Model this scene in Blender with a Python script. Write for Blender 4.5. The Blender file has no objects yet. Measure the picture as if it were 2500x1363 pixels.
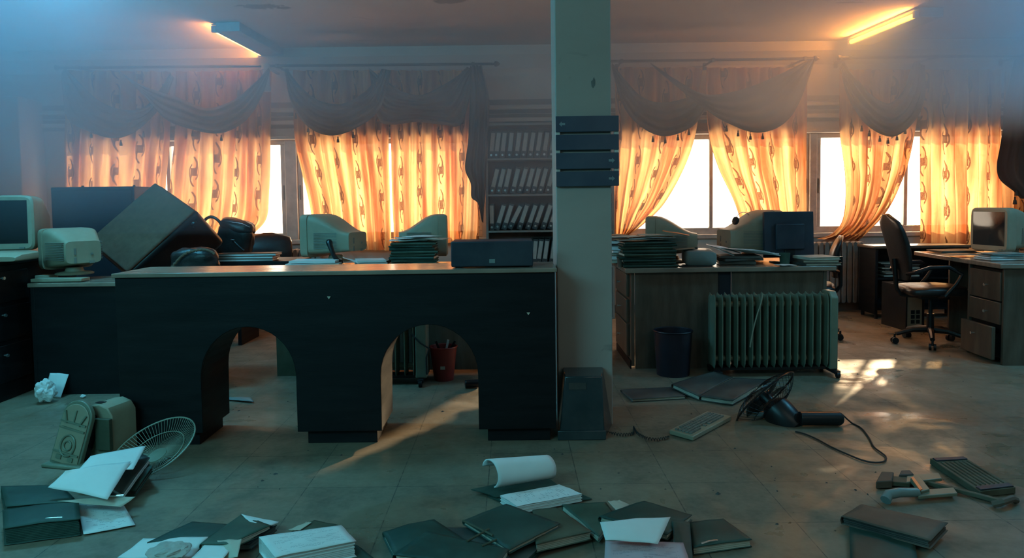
import bpy, bmesh, math, random
from math import sin, cos, pi, radians as R, sqrt, atan2
from mathutils import Vector, Matrix, Euler, noise as mnoise

C = bpy.context.scene.collection
sc = bpy.context.scene
random.seed(7)

# ---------------------------------------------------------------- camera
FW, FH, FPX = 2500.0, 1363.0, 1750.0
PITCH, ROLL, CAMH = R(3.0), R(-0.75), 1.25
SHY = math.tan(PITCH) - 189.5 / FPX            # principal point offset (focal units)
camd = bpy.data.cameras.new('camera')
camo = bpy.data.objects.new('camera', camd)
C.objects.link(camo)
camd.sensor_fit = 'HORIZONTAL'
camd.sensor_width = 36.0
camd.lens = 36.0 * FPX / FW
camd.shift_y = SHY * FPX / FW
camd.clip_start = 0.05
CM = Matrix.Translation((0, 0, CAMH)) @ Matrix.Rotation(R(90) - PITCH, 4, 'X') @ Matrix.Rotation(ROLL, 4, 'Z')
camo.matrix_world = CM
sc.camera = camo

def ray(px, py):
    d = Vector(((px - FW / 2) / FPX, -(py - FH / 2) / FPX + SHY, -1.0))
    return (CM.to_3x3() @ d)
def P(px, py, Y):                                # point seen at a pixel, at room depth Y
    d = ray(px, py); t = Y / d.y
    return Vector((d.x * t, Y, CAMH + d.z * t))
def F(px, py, z=0.0):                            # point seen at a pixel, on the level z
    d = ray(px, py); t = (z - CAMH) / d.z
    return Vector((d.x * t, d.y * t, z))

# ---------------------------------------------------------------- light and exposure
sc.view_settings.view_transform = 'Standard'
sc.view_settings.look = 'None'
sc.view_settings.gamma = 1.0
sc.view_settings.use_curve_mapping = False
sc.view_settings.exposure = 0.0
sc.cycles.use_denoising = True
sc.cycles.max_bounces = 7
sc.cycles.diffuse_bounces = 3
sc.cycles.glossy_bounces = 3
sc.cycles.transmission_bounces = 5
sc.cycles.transparent_max_bounces = 12
sc.cycles.volume_bounces = 1
sc.cycles.volume_step_rate = 3.0
sc.cycles.volume_max_steps = 48
sc.cycles.sample_clamp_indirect = 6.0
sc.cycles.caustics_reflective = False
sc.cycles.caustics_refractive = False

world = bpy.data.worlds.new('daylight'); sc.world = world
world.use_nodes = True
wn = world.node_tree; wn.nodes.clear()
wo = wn.nodes.new('ShaderNodeOutputWorld'); wb = wn.nodes.new('ShaderNodeBackground')
wt = wn.nodes.new('ShaderNodeTexCoord'); ws = wn.nodes.new('ShaderNodeSeparateXYZ')
wr = wn.nodes.new('ShaderNodeValToRGB')
wn.links.new(wt.outputs['Generated'], ws.inputs[0])
wn.links.new(ws.outputs['Y'], wr.inputs[0])
wn.links.new(wr.outputs[0], wb.inputs['Color']); wn.links.new(wb.outputs[0], wo.inputs['Surface'])
wr.color_ramp.elements[0].position = 0.0; wr.color_ramp.elements[0].color = (0.004, 0.012, 0.014, 1)
wr.color_ramp.elements[1].position = 0.25; wr.color_ramp.elements[1].color = (1.0, 0.80, 0.60, 1)
wb.inputs['Strength'].default_value = 7.2

def lamp(name, kind, loc, energy, color, **kw):
    d = bpy.data.lights.new(name, kind); d.energy = energy; d.color = color
    o = bpy.data.objects.new(name, d); C.objects.link(o); o.location = loc
    for k, v in kw.items():
        if k == 'rot': o.rotation_euler = v
        else: setattr(d, k, v)
    return o
# low late sun through the back windows
SUN_AZ, SUN_EL = R(33), R(19)
sd = Vector((sin(SUN_AZ) * cos(SUN_EL), cos(SUN_AZ) * cos(SUN_EL), sin(SUN_EL)))
sun = lamp('sun', 'SUN', (6, 14, 6), 8.0, (1.0, 0.72, 0.42), angle=R(1.2))
sun.rotation_euler = sd.to_track_quat('Z', 'Y').to_euler()
# cool fill panels, added under the ceiling over the viewer to brighten the foreground
lamp('fill_left', 'AREA', (-2.7, 0.3, 2.85), 118, (0.17, 0.80, 1.0), shape='RECTANGLE', size=2.6, size_y=1.6,
     rot=(R(48), 0, R(-4)))
lamp('fill_right', 'AREA', (2.2, 0.3, 2.85), 19, (0.80, 0.92, 0.84), shape='RECTANGLE', size=2.6, size_y=1.6,
     rot=(R(48), 0, R(6)))
# cool ceiling lights just above the two upper corners of the view
lamp('ceiling_light_left', 'POINT', (-2.9, 4.25, 2.74), 105, (0.12, 0.66, 1.0), shadow_soft_size=.2)
lamp('ceiling_light_right', 'POINT', (4.2, 4.25, 2.74), 78, (0.15, 0.64, 1.0), shadow_soft_size=.2)

# ---------------------------------------------------------------- node maths
class E:
    def __init__(s, nt, so): s.nt, s.s = nt, so
    def _m(s, op, *a):
        n = s.nt.nodes.new('ShaderNodeMath'); n.operation = op
        for i, v in enumerate((s,) + a):
            if isinstance(v, E): s.nt.links.new(v.s, n.inputs[i])
            else: n.inputs[i].default_value = v
        return E(s.nt, n.outputs[0])
    def __add__(s, o): return s._m('ADD', o)
    __radd__ = __add__
    def __mul__(s, o): return s._m('MULTIPLY', o)
    __rmul__ = __mul__
    def __sub__(s, o): return s._m('SUBTRACT', o)
    def __truediv__(s, o): return s._m('DIVIDE', o)
    def lt(s, o): return s._m('LESS_THAN', o)
    def gt(s, o): return s._m('GREATER_THAN', o)
    def f(s, op, *a): return s._m(op, *a)
    def rng(s, a, b, c=0.0, d=1.0):
        n = s.nt.nodes.new('ShaderNodeMapRange'); n.inputs[1].default_value = a; n.inputs[2].default_value = b
        n.inputs[3].default_value = c; n.inputs[4].default_value = d
        s.nt.links.new(s.s, n.inputs[0]); return E(s.nt, n.outputs[0])

def newmat(name):
    m = bpy.data.materials.new(name); m.use_nodes = True
    nt = m.node_tree; nt.nodes.clear()
    out = nt.nodes.new('ShaderNodeOutputMaterial')
    return m, nt, out
def tnoise(nt, scale, detail=3, rough=.5, vec=None, dist=0.0):
    n = nt.nodes.new('ShaderNodeTexNoise'); n.inputs['Scale'].default_value = scale
    n.inputs['Detail'].default_value = detail; n.inputs['Roughness'].default_value = rough
    n.inputs['Distortion'].default_value = dist
    if vec is not None: nt.links.new(vec, n.inputs['Vector'])
    return E(nt, n.outputs['Fac'])
def coords(nt, which='Object', scale=(1, 1, 1)):
    t = nt.nodes.new('ShaderNodeTexCoord'); mp = nt.nodes.new('ShaderNodeMapping')
    mp.inputs['Scale'].default_value = scale
    nt.links.new(t.outputs[which], mp.inputs[0]); return mp.outputs[0]
def mixc(nt, fac, a, b):
    n = nt.nodes.new('ShaderNodeMix'); n.data_type = 'RGBA'
    if isinstance(fac, E): nt.links.new(fac.s, n.inputs[0])
    else: n.inputs[0].default_value = fac
    for i, v in ((6, a), (7, b)):
        if isinstance(v, (tuple, list)): n.inputs[i].default_value = (v[0], v[1], v[2], 1)
        else: nt.links.new(v, n.inputs[i])
    return n.outputs[2]
def bsdf(nt, out, col, rough=.6, metal=0.0, bump=None, bstr=.3, spec=.5, bd=.01):
    b = nt.nodes.new('ShaderNodeBsdfPrincipled')
    if isinstance(col, (tuple, list)): b.inputs['Base Color'].default_value = (col[0], col[1], col[2], 1)
    else: nt.links.new(col, b.inputs['Base Color'])
    if isinstance(rough, E): nt.links.new(rough.s, b.inputs['Roughness'])
    else: b.inputs['Roughness'].default_value = rough
    b.inputs['Metallic'].default_value = metal
    b.inputs['Specular IOR Level'].default_value = spec
    if bump is not None:
        n = nt.nodes.new('ShaderNodeBump'); n.inputs['Strength'].default_value = bstr
        n.inputs['Distance'].default_value = bd
        nt.links.new(bump.s, n.inputs['Height']); nt.links.new(n.outputs[0], b.inputs['Normal'])
    nt.links.new(b.outputs[0], out.inputs[0]); return b
def M(name, col, rough=.6, metal=0.0, var=.18, scale=9, spec=.5, bump=0.15, stretch=(1, 1, 1), dust=0.0):
    m, nt, out = newmat(name)
    v = coords(nt, 'Object', stretch)
    n = tnoise(nt, scale, 4, .6, v)
    c = mixc(nt, n.rng(.3, .7), tuple(x * (1 - var) for x in col), tuple(min(1, x * (1 + var)) for x in col))
    if dust:
        d = tnoise(nt, 2.3, 5, .65, v)
        c = mixc(nt, d.rng(.45, .75, 0, dust), c, (.30, .27, .22))
    bsdf(nt, out, c, n.rng(.2, .8, max(.03, rough - .08), min(1, rough + .08)), metal, tnoise(nt, scale * 6, 3, .5, v), bump, spec, .004)
    return m

# ---------------------------------------------------------------- mesh helpers
class MB:
    def __init__(s): s.v = []; s.f = []; s.uv = {}
    def add(s, vs, fs, M4=None):
        b = len(s.v)
        s.v += [(M4 @ Vector(p)) if M4 is not None else Vector(p) for p in vs]
        s.f += [tuple(b + i for i in f) for f in fs]
        return s
    def box(s, c, d, rot=(0, 0, 0)):
        x, y, z = d[0] / 2, d[1] / 2, d[2] / 2
        m = Matrix.Translation(c) @ Euler(rot).to_matrix().to_4x4()
        return s.add([(-x, -y, -z), (x, -y, -z), (x, y, -z), (-x, y, -z), (-x, -y, z), (x, -y, z), (x, y, z), (-x, y, z)],
                     [(0, 3, 2, 1), (4, 5, 6, 7), (0, 1, 5, 4), (1, 2, 6, 5), (2, 3, 7, 6), (3, 0, 4, 7)], m)
    def b2(s, a, b):                                 # box from corner to corner
        return s.box(tuple((a[i] + b[i]) / 2 for i in range(3)), tuple(abs(b[i] - a[i]) for i in range(3)))
    def prism(s, poly, a, b, axis='y', M4=None):     # polygon extruded between a and b along an axis
        n = len(poly)
        def q(p, h):
            return {'y': (p[0], h, p[1]), 'z': (p[0], p[1], h), 'x': (h, p[0], p[1])}[axis]
        vs = [q(p, a) for p in poly] + [q(p, b) for p in poly]
        fs = [tuple(range(n)), tuple(range(2 * n - 1, n - 1, -1))]
        fs += [(i, (i + 1) % n, n + (i + 1) % n, n + i) for i in range(n)]
        return s.add(vs, fs, M4)
    def lathe(s, prof, n=24, M4=None, closed=False):  # profile of (radius, z)
        vs = []; fs = []; k = len(prof)
        for i in range(n):
            a = 2 * pi * i / n
            vs += [(r * cos(a), r * sin(a), z) for r, z in prof]
        for i in range(n):
            j = (i + 1) % n
            for t in range(k - 1):
                fs.append((i * k + t, j * k + t, j * k + t + 1, i * k + t + 1))
        if prof[0][0] > 1e-5: fs.append(tuple(i * k for i in range(n - 1, -1, -1)))
        if prof[-1][0] > 1e-5: fs.append(tuple(i * k + k - 1 for i in range(n)))
        return s.add(vs, fs, M4)
    def cyl(s, a, b, r, n=16, r2=None):
        a = Vector(a); b = Vector(b); d = b - a
        q = d.to_track_quat('Z', 'Y').to_matrix().to_4x4()
        return s.lathe([(r, 0), (r if r2 is None else r2, d.length)], n, Matrix.Translation(a) @ q)
    def tube(s, pts, r, n=8, closed=False, taper=None):
        pts = [Vector(p) for p in pts]; k = len(pts)
        up = Vector((0, 0, 1)); vs = []; fs = []
        prev = None
        for i, p in enumerate(pts):
            if closed: t = pts[(i + 1) % k] - pts[i - 1]
            else: t = pts[min(i + 1, k - 1)] - pts[max(i - 1, 0)]
            t.normalize()
            if prev is None:
                ax = up.cross(t)
                if ax.length < .1: ax = Vector((1, 0, 0)).cross(t)
            else:
                ax = prev - t * prev.dot(t)
            ax.normalize(); prev = ax; bx = t.cross(ax)
            rr = r if taper is None else r * taper(i / max(1, k - 1))
            vs += [p + (ax * cos(2 * pi * j / n) + bx * sin(2 * pi * j / n)) * rr for j in range(n)]
        for i in range(k if closed else k - 1):
            a = i * n; b = ((i + 1) % k) * n
            for j in range(n):
                j2 = (j + 1) % n
                fs.append((a + j, a + j2, b + j2, b + j))
        if not closed:
            fs.append(tuple(range(n - 1, -1, -1))); fs.append(tuple((k - 1) * n + j for j in range(n)))
        return s.add(vs, fs)
    def sheet(s, fn, nu, nv, thick=0.0, uvs=None):    # fn(u,v)->point
        b = len(s.v); g = []
        for j in range(nv + 1):
            for i in range(nu + 1):
                s.v.append(Vector(fn(i / nu, j / nv)))
                if uvs: s.uv[len(s.v) - 1] = uvs(i / nu, j / nv)
        for j in range(nv):
            for i in range(nu):
                a = b + j * (nu + 1) + i
                s.f.append((a, a + 1, a + nu + 2, a + nu + 1))
        return s
    def build(s, name, mat, parent=None, bevel=0, seg=2, smooth=False, solid=0, sub=0, loc=None, auto=35):
        me = bpy.data.meshes.new(name)
        me.from_pydata([tuple(p) for p in s.v], [], s.f)
        me.update()
        if s.uv:
            ul = me.uv_layers.new(name='UVMap')
            for l in me.loops: ul.data[l.index].uv = s.uv.get(l.vertex_index, (0, 0))
        bm = bmesh.new(); bm.from_mesh(me)
        bmesh.ops.recalc_face_normals(bm, faces=bm.faces)
        bm.to_mesh(me); bm.free()
        if smooth or bevel:
            for p in me.polygons: p.use_smooth = True
            try: me.set_sharp_from_angle(angle=R(auto))
            except Exception: pass
        me.materials.append(mat)
        o = bpy.data.objects.new(name, me); C.objects.link(o)
        if parent is not None: o.parent = parent
        if loc is not None: o.location = loc
        if solid:
            m = o.modifiers.new('solid', 'SOLIDIFY'); m.thickness = solid; m.offset = 0
        if bevel:
            m = o.modifiers.new('bevel', 'BEVEL'); m.width = bevel; m.segments = seg; m.limit_method = 'ANGLE'; m.angle_limit = R(40)
        if sub:
            m = o.modifiers.new('sub', 'SUBSURF'); m.levels = sub; m.render_levels = sub
        return o

def tag(o, label=None, cat=None, group=None, kind=None):
    if label: o['label'] = label
    if cat: o['category'] = cat
    if group: o['group'] = group
    if kind: o['kind'] = kind
    return o
def thing(name, label, cat, loc=(0, 0, 0), rot=(0, 0, 0), group=None):
    o = bpy.data.objects.new(name, None); C.objects.link(o)
    o.location = loc; o.rotation_euler = rot; o.empty_display_size = .1
    return tag(o, label, cat, group)
def struct(o): o['kind'] = 'structure'; return o
def dup(root, loc=None, rot=None, label=None, scale=None):
    def cp(o, par):
        c = o.copy(); C.objects.link(c); c.parent = par
        for ch in o.children: cp(ch, c)
        return c
    r = cp(root, None)
    if loc is not None: r.location = loc
    if rot is not None: r.rotation_euler = rot
    if label: r['label'] = label
    if scale: r.scale = scale
    return r
ORD = ('first', 'second', 'third', 'fourth', 'fifth', 'sixth', 'seventh', 'eighth', 'ninth', 'tenth', 'eleventh', 'twelfth')
def upw(i, n):                                        # how high in its stack
    return 'lowest' if i == 0 else 'topmost' if i == n - 1 else ORD[i]
def poly_at(pts, t):                                  # point along a polyline by arc length
    L = [0]
    for a, b in zip(pts, pts[1:]): L.append(L[-1] + math.dist(a, b))
    d = t * L[-1]
    for i in range(len(pts) - 1):
        if d <= L[i + 1] or i == len(pts) - 2:
            k = (d - L[i]) / max(1e-9, L[i + 1] - L[i]); k = min(1, max(0, k))
            p0 = pts[max(i - 1, 0)]; p1 = pts[i]; p2 = pts[i + 1]; p3 = pts[min(i + 2, len(pts) - 1)]
            return tuple(.5 * ((2 * b) + (c - a) * k + (2 * a - 5 * b + 4 * c - d_) * k * k + (3 * b - a - 3 * c + d_) * k ** 3)
                         for a, b, c, d_ in zip(p0, p1, p2, p3))
def nz(x, y=0, z=0): return mnoise.noise(Vector((x, y, z)))
# ================================================================ materials of the setting
def floor_mat():
    m, nt, out = newmat('terrazzo_floor')
    v = coords(nt, 'Object')
    s = nt.nodes.new('ShaderNodeSeparateXYZ'); nt.links.new(v, s.inputs[0])
    x, y = E(nt, s.outputs['X']), E(nt, s.outputs['Y'])
    T = .40
    fx = ((x + .12) / T).f('FRACT'); fy = ((y + .1) / T).f('FRACT')
    wob = tnoise(nt, 30, 2, .5, v)
    seam = (fx - .5).f('ABSOLUTE').gt(.4945).f('MAXIMUM', (fy - .5).f('ABSOLUTE').gt(.4945)) * wob.rng(.35, .6, .25, .85)
    cx, cy = ((x + .12) / T).f('FLOOR'), ((y + .1) / T).f('FLOOR')
    cv = nt.nodes.new('ShaderNodeCombineXYZ'); nt.links.new(cx.s, cv.inputs[0]); nt.links.new(cy.s, cv.inputs[1])
    wnz = nt.nodes.new('ShaderNodeTexWhiteNoise'); nt.links.new(cv.outputs[0], wnz.inputs[0])
    tv = E(nt, wnz.outputs['Value'])
    big = tnoise(nt, .9, 5, .6, v, .4); mid = tnoise(nt, 4.5, 5, .65, v); fine = tnoise(nt, 38, 3, .6, v)
    c = mixc(nt, big.rng(.36, .64), (.145, .115, .076), (.245, .185, .125))
    c = mixc(nt, mid.rng(.45, .68, 0, .7), c, (.085, .068, .048))
    c = mixc(nt, tv.rng(0, 1, 0, .22), c, (.30, .225, .15))
    c = mixc(nt, fine.rng(.35, .7, 0, .22), c, (.34, .27, .19))
    grit = tnoise(nt, 75, 2, .8, v)
    c = mixc(nt, grit.gt(.735), c, (.06, .055, .05))
    c = mixc(nt, seam, c, (.045, .04, .032))
    wet = tnoise(nt, 1.5, 4, .6, v, .8)
    ro = (wet.rng(.45, .62, .62, .22) - x.rng(1.2, 2.2, 0, .10)) + mid.rng(.3, .7, -.05, .2)
    bsdf(nt, out, c, ro, 0, fine * .5 + mid, .25, .45, .004)
    return m
def plaster(name, col, stain=.35, rough=.9, spots=()):
    m, nt, out = newmat(name)
    v = coords(nt, 'Object')
    a = tnoise(nt, .8, 6, .62, v, .5); b = tnoise(nt, 14, 4, .6, v)
    c = mixc(nt, a.rng(.35, .75), col, tuple(x * (1 - stain) for x in col))
    st = tnoise(nt, 2.6, 6, .7, v, 1.2)
    c = mixc(nt, st.rng(.64, .72, 0, .6), c, tuple(x * .45 for x in col))
    if spots:
        s = nt.nodes.new('ShaderNodeSeparateXYZ'); nt.links.new(v, s.inputs[0]); x, y = E(nt, s.outputs['X']), E(nt, s.outputs['Y'])
        nn = tnoise(nt, 7, 5, .7, v, .6)
        for (px, py, rx, ry) in spots:
            q = F(px, py, CZ); dx, dy = (x - q.x) / rx, (y - q.y) / ry
            d = (dx * dx + dy * dy).f('SQRT') + (nn - .5) * 2.4
            c = mixc(nt, d.rng(1.0, .75, 0, .6), c, tuple(k * .35 for k in col))
    bsdf(nt, out, c, rough, 0, b, .25, .25, .004)
    return m
CZ = 2.93
MT = {}
MT['floor'] = floor_mat()
MT['ceiling'] = plaster('ceiling_plaster', (.84, .73, .65), .2, spots=((640, 16, .20, .09), (690, 20, .08, .05), (1088, 2, .16, .10), (2085, 6, .14, .03)))
MT['wall'] = plaster('wall_plaster', (.60, .54, .47), .3)
MT['groove'] = M('wall_groove', (.16, .15, .14), .8)
MT['pillar'] = plaster('pillar_paint', (.48, .40, .35), .2, .7)
MT['frame'] = M('window_frame_paint', (.52, .48, .42), .45, .1)
MT['black_wood'] = M('dark_wood', (.006, .006, .007), .55, 0, .3, 3, .25, .1, (1, 1, 8), dust=.02)
MT['brown_wood'] = M('brown_laminate', (.115, .075, .050), .42, 0, .3, 3, .5, .1, (6, 6, 1), dust=.18)
MT['top_wood'] = M('worktop_laminate', (.30, .21, .155), .22, 0, .2, 4, .6, .05, (1, 6, 1), dust=.15)

# ================================================================ shell
WY = 7.9; CZ = 2.93; XL, XR = -5.75, 5.95
b = MB(); b.b2((XL - .2, -2.5, -.1), (XR + .2, WY + .2, 0)); struct(b.build('floor', MT['floor']))
b = MB(); b.b2((XL - .2, -2.5, CZ), (XR + .2, WY + .2, CZ + .12)); struct(b.build('ceiling', MT['ceiling']))
b = MB(); b.b2((XL - .2, -2.5, 0), (XL, WY, CZ)); struct(b.build('wall_left', MT['wall']))
b = MB(); b.b2((XR, -2.5, 0), (XR + .2, WY, CZ)); struct(b.build('wall_right', MT['wall']))
def PX(px, py=480, Y=WY): return P(px, py, Y).x
OA = (PX(198), PX(1176)); OB = (PX(1500), PX(2462)); OZ = (.86, 1.955)
# back wall with the two long window openings
b = MB()
def wl(x0, x1, z0, z1): b.b2((x0, WY, z0), (x1, WY + .2, z1))
wl(XL, XR, 0, OZ[0]); wl(XL, XR, OZ[1], CZ)
wl(XL, OA[0], OZ[0], OZ[1]); wl(OA[1], OB[0], OZ[0], OZ[1]); wl(OB[1], XR, OZ[0], OZ[1])
struct(b.build('wall_back', MT['wall']))
# concrete pilaster on the left, cornice and grooved bands
b = MB(); b.b2((XL, 7.5, 0), (P(46, 300, 7.5).x, WY, P(20, 235, 7.5).z)); struct(b.build('trim_1', MT['wall'], bevel=.01))
b = MB(); b.prism([(WY, 2.70), (WY - .10, 2.83), (WY - .10, CZ), (WY, CZ)], XL, XR, 'x'); struct(b.build('trim_2', MT['wall']))
def zw(py, px, Y=WY): return P(px, py, Y).z
for i, (y0, y1) in enumerate(((243, 256), (268, 277), (279, 288), (298, 306))):
    b = MB(); z0, z1 = zw(y1, 1270), zw(y0, 1270)
    b.b2((XL, WY - .012, z0), (XR, WY, z1)); struct(b.build('trim_%d' % (3 + i), MT['groove']))
for i, (y0, y1) in enumerate(((262, 268), (288, 298))):
    b = MB(); z0, z1 = zw(y1, 1270), zw(y0, 1270)
    b.b2((XL, WY - .05, z0), (XR, WY, z1)); struct(b.build('trim_%d' % (7 + i), MT['wall'], bevel=.008))
b = MB(); b.b2((OA[0] - .05, WY - .105, OZ[1] + .0), (OA[1] + .05, WY, OZ[1] + .03)); struct(b.build('trim_13', MT['wall'], bevel=.004))  # ledge added over the opening to stop light climbing behind the curtains
b = MB(); b.b2((OB[0] - .05, WY - .105, OZ[1] + .0), (OB[1] + .05, WY, OZ[1] + .03)); struct(b.build('trim_14', MT['wall'], bevel=.004))  # same added light stop over the right opening
# window sills
for i, (x0, x1) in enumerate((OA, OB)):
    b = MB(); b.b2((x0 - .05, WY - .03, OZ[0] - .05), (x1 + .05, WY + .12, OZ[0])); struct(b.build('trim_%d' % (9 + i), MT['frame'], bevel=.008))
# skirting
b = MB(); b.b2((XL, WY - .02, 0), (XR, WY, .09)); struct(b.build('baseboard_back', MT['groove']))

def glass_mat():
    m, nt, out = newmat('window_glass')
    t = nt.nodes.new('ShaderNodeBsdfTransparent'); g = nt.nodes.new('ShaderNodeBsdfGlossy'); g.inputs['Roughness'].default_value = .05
    t.inputs[0].default_value = (.96, .97, .97, 1)
    mx = nt.nodes.new('ShaderNodeMixShader'); mx.inputs[0].default_value = .05
    nt.links.new(t.outputs[0], mx.inputs[1]); nt.links.new(g.outputs[0], mx.inputs[2]); nt.links.new(mx.outputs[0], out.inputs[0])
    return m
MT['glass'] = glass_mat()
def window(n, x0, x1, mull=()):
    f = .055; Y0, Y1 = WY + .03, WY + .09
    r = bpy.data.objects.new('window_%d' % n, None); C.objects.link(r); r.location = ((x0 + x1) / 2, WY, OZ[0]); struct(r)
    ox, oy, oz = r.location
    b = MB()
    def q(a0, a1, z0, z1, yy=(Y0, Y1)): b.b2((a0 - ox, yy[0] - oy, z0 - oz), (a1 - ox, yy[1] - oy, z1 - oz))
    q(x0, x1, OZ[0], OZ[0] + .07); q(x0, x1, OZ[1] - .05, OZ[1]); q(x0, x0 + f, OZ[0] + .07, OZ[1] - .05); q(x1 - f, x1, OZ[0] + .07, OZ[1] - .05)
    for m in mull: q(m - .02, m + .02, OZ[0] + .07, OZ[1] - .05)
    b.build('window_frame', MT['frame'], r, bevel=.005)
    b = MB(); q(x0 + f, x1 - f, OZ[0] + .07, OZ[1] - .05, (WY + .055, WY + .061)); b.build('pane', MT['glass'], r)
    for hx in (x0 + f * .5, x1 - f * .5):
        b = MB(); b.b2((hx - .008 - ox, Y0 - .012 - oy, 1.30 - oz), (hx + .008 - ox, Y0 - oy, 1.46 - oz)); b.build('latch', MT['groove'], r, bevel=.003)
mA = PX(712); mB = PX(1985)
window(1, OA[0], mA - .065, (PX(410), ))
window(2, mA + .065, OA[1], (PX(945), ))
window(3, OB[0], mB - .04, (PX(1738), ))
window(4, mB + .04, OB[1], (PX(2215), ))
for i, mx_ in enumerate((mA, mB)):
    w = .064 if i == 0 else .039
    b = MB(); b.b2((mx_ - w, WY - .01, OZ[0]), (mx_ + w, WY + .12, OZ[1])); struct(b.build('trim_%d' % (11 + i), MT['frame'], bevel=.006))

# pillar
pf = F(1368, 1052); PXL, PXR, PYF = F(1366, 1052).x, F(1502, 1050).x, 3.93
b = MB(); b.b2((PXL, PYF, 0), (PXR, PYF + .36, CZ)); pil_ = struct(b.build('pillar', MT['pillar'], bevel=.006))
w = P(1448, 202, PYF - .001); b = MB(); b.prism([(-.008, -.02), (.0, -.03), (.011, -.012), (.012, .012), (.004, .03), (-.002, .014), (-.011, .008)], -.001, .002, 'y', Matrix.Translation(w)); b.build('chipped_patch', MT['groove'], pil_)
# ================================================================ curtains
def curtain_mat(name, base=(.62, .27, .10), dens=1.0, motif=True, trans=.62):
    m, nt, out = newmat(name)
    uv = nt.nodes.new('ShaderNodeUVMap'); uv.uv_map = 'UVMap'
    s = nt.nodes.new('ShaderNodeSeparateXYZ'); nt.links.new(uv.outputs[0], s.inputs[0])
    u, v = E(nt, s.outputs['X']), E(nt, s.outputs['Y'])
    # streaks put the folds' light and shade into the cloth colour, plus blotches
    mp = nt.nodes.new('ShaderNodeMapping'); mp.inputs['Scale'].default_value = (6, .6, 1); nt.links.new(uv.outputs[0], mp.inputs[0])
    st = tnoise(nt, 1.0, 4, .55, mp.outputs[0], .3)
    bl = tnoise(nt, 7.0, 5, .7, uv.outputs[0], .8)
    c = mixc(nt, st.rng(.38, .62), tuple(x * y for x, y in zip(base, (.52, .36, .30))), (min(1, base[0] * 1.1), min(1, base[1] * 1.6), min(1, base[2] * 1.8)))
    c = mixc(nt, bl.rng(.5, .8, 0, .5), c, tuple(x * .62 for x in base))
    if motif:
        CU, CV = .40, .38
        col = (u / CU).f('FLOOR')
        vv = v / CV + col.f('MODULO', 2.0) * .37
        du = ((u / CU).f('FRACT') - .5) * CU
        dv = (vv.f('FRACT') - .5) * CV
        ad = dv.f('ABSOLUTE')
        body = (du.f('ABSOLUTE') / .040).f('MAXIMUM', ad / .042).lt(1.0)
        # legs round the body and the curled tails above and below
        arc = (du * du * 330.0 + dv * dv * 140.0)
        ring = (arc - 1.0).f('ABSOLUTE').lt(.26) * du.f('ABSOLUTE').gt(.022)
        tail = (du - (dv * 21.0).f('SINE') * .034).f('ABSOLUTE').lt(.011) * ad.lt(.160) * ad.gt(.035)
        mo = body.f('MAXIMUM', ring).f('MAXIMUM', tail)
        fl = tnoise(nt, 60, 3, .6, uv.outputs[0]).rng(.3, .7, .75, 1)
        c = mixc(nt, mo * fl, c, tuple(x * y for x, y in zip(base, (.11, .07, .07))))
    tr = nt.nodes.new('ShaderNodeBsdfTranslucent'); df = nt.nodes.new('ShaderNodeBsdfDiffuse')
    nt.links.new(c, tr.inputs[0])
    nt.links.new(mixc(nt, .35, c, (.25, .2, .17)), df.inputs[0])
    mx = nt.nodes.new('ShaderNodeMixShader'); mx.inputs[0].default_value = trans
    nt.links.new(df.outputs[0], mx.inputs[1]); nt.links.new(tr.outputs[0], mx.inputs[2])
    # loose weave lets a little light straight through
    tp = nt.nodes.new('ShaderNodeBsdfTransparent'); tp.inputs[0].default_value = (1, .8, .55, 1)
    m2 = nt.nodes.new('ShaderNodeMixShader'); m2.inputs[0].default_value = .018 * dens
    nt.links.new(mx.outputs[0], m2.inputs[1]); nt.links.new(tp.outputs[0], m2.inputs[2])
    nt.links.new(m2.outputs[0], out.inputs[0])
    return m
MT['curtain'] = curtain_mat('orange_curtain_cloth', (.90, .355, .13))
MT['swag'] = curtain_mat('dark_valance_cloth', (.055, .045, .043), 0, False, .2)
MT['rod'] = M('rod_metal', (.10, .085, .08), .4, .6)

def cloth(b, L, Rr, Y, folds, amp, wid, nv=70, nu=None, ph=0.0, pinch=0.0, yb=0.0, vert=True, crumple=.012):
    nu = nu or max(24, int(folds * 12))
    hgt = sum((P(*p, Y) - P(*q, Y)).length for p, q in zip(L, L[1:]))
    def fn(u, t):
        a = poly_at(L, t); c = poly_at(Rr, t)
        pa, pc = P(a[0], a[1], Y), P(c[0], c[1], Y)
        w = (pc - pa).length
        uu = u + .018 * sin(u * 9 + ph * 2 + 2.2 * t) / max(1, folds / 5)
        fa = amp * min(1.6, max(.35, .35 + .65 * wid / max(w, .05) / 1.6))
        y = fa * (sin(2 * pi * folds * u + ph + .5 * sin(3 * t + ph)) + .45 * sin(2 * pi * folds * 1.73 * u + 2 * ph + 1.2 * t))
        y += crumple * 2 * nz(u * folds * 1.2 + ph, t * 5, ph) + yb * t
        p = pa.lerp(pc, min(1, max(0, uu)))
        p.y = Y + y
        p.z += crumple * .6 * nz(u * 9, t * 4, ph + 5) * sin(pi * t)
        return p
    return b.sheet(fn, nu, nv, uvs=lambda u, t: (u * wid + ph * .13, (1 - t) * hgt))

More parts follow.
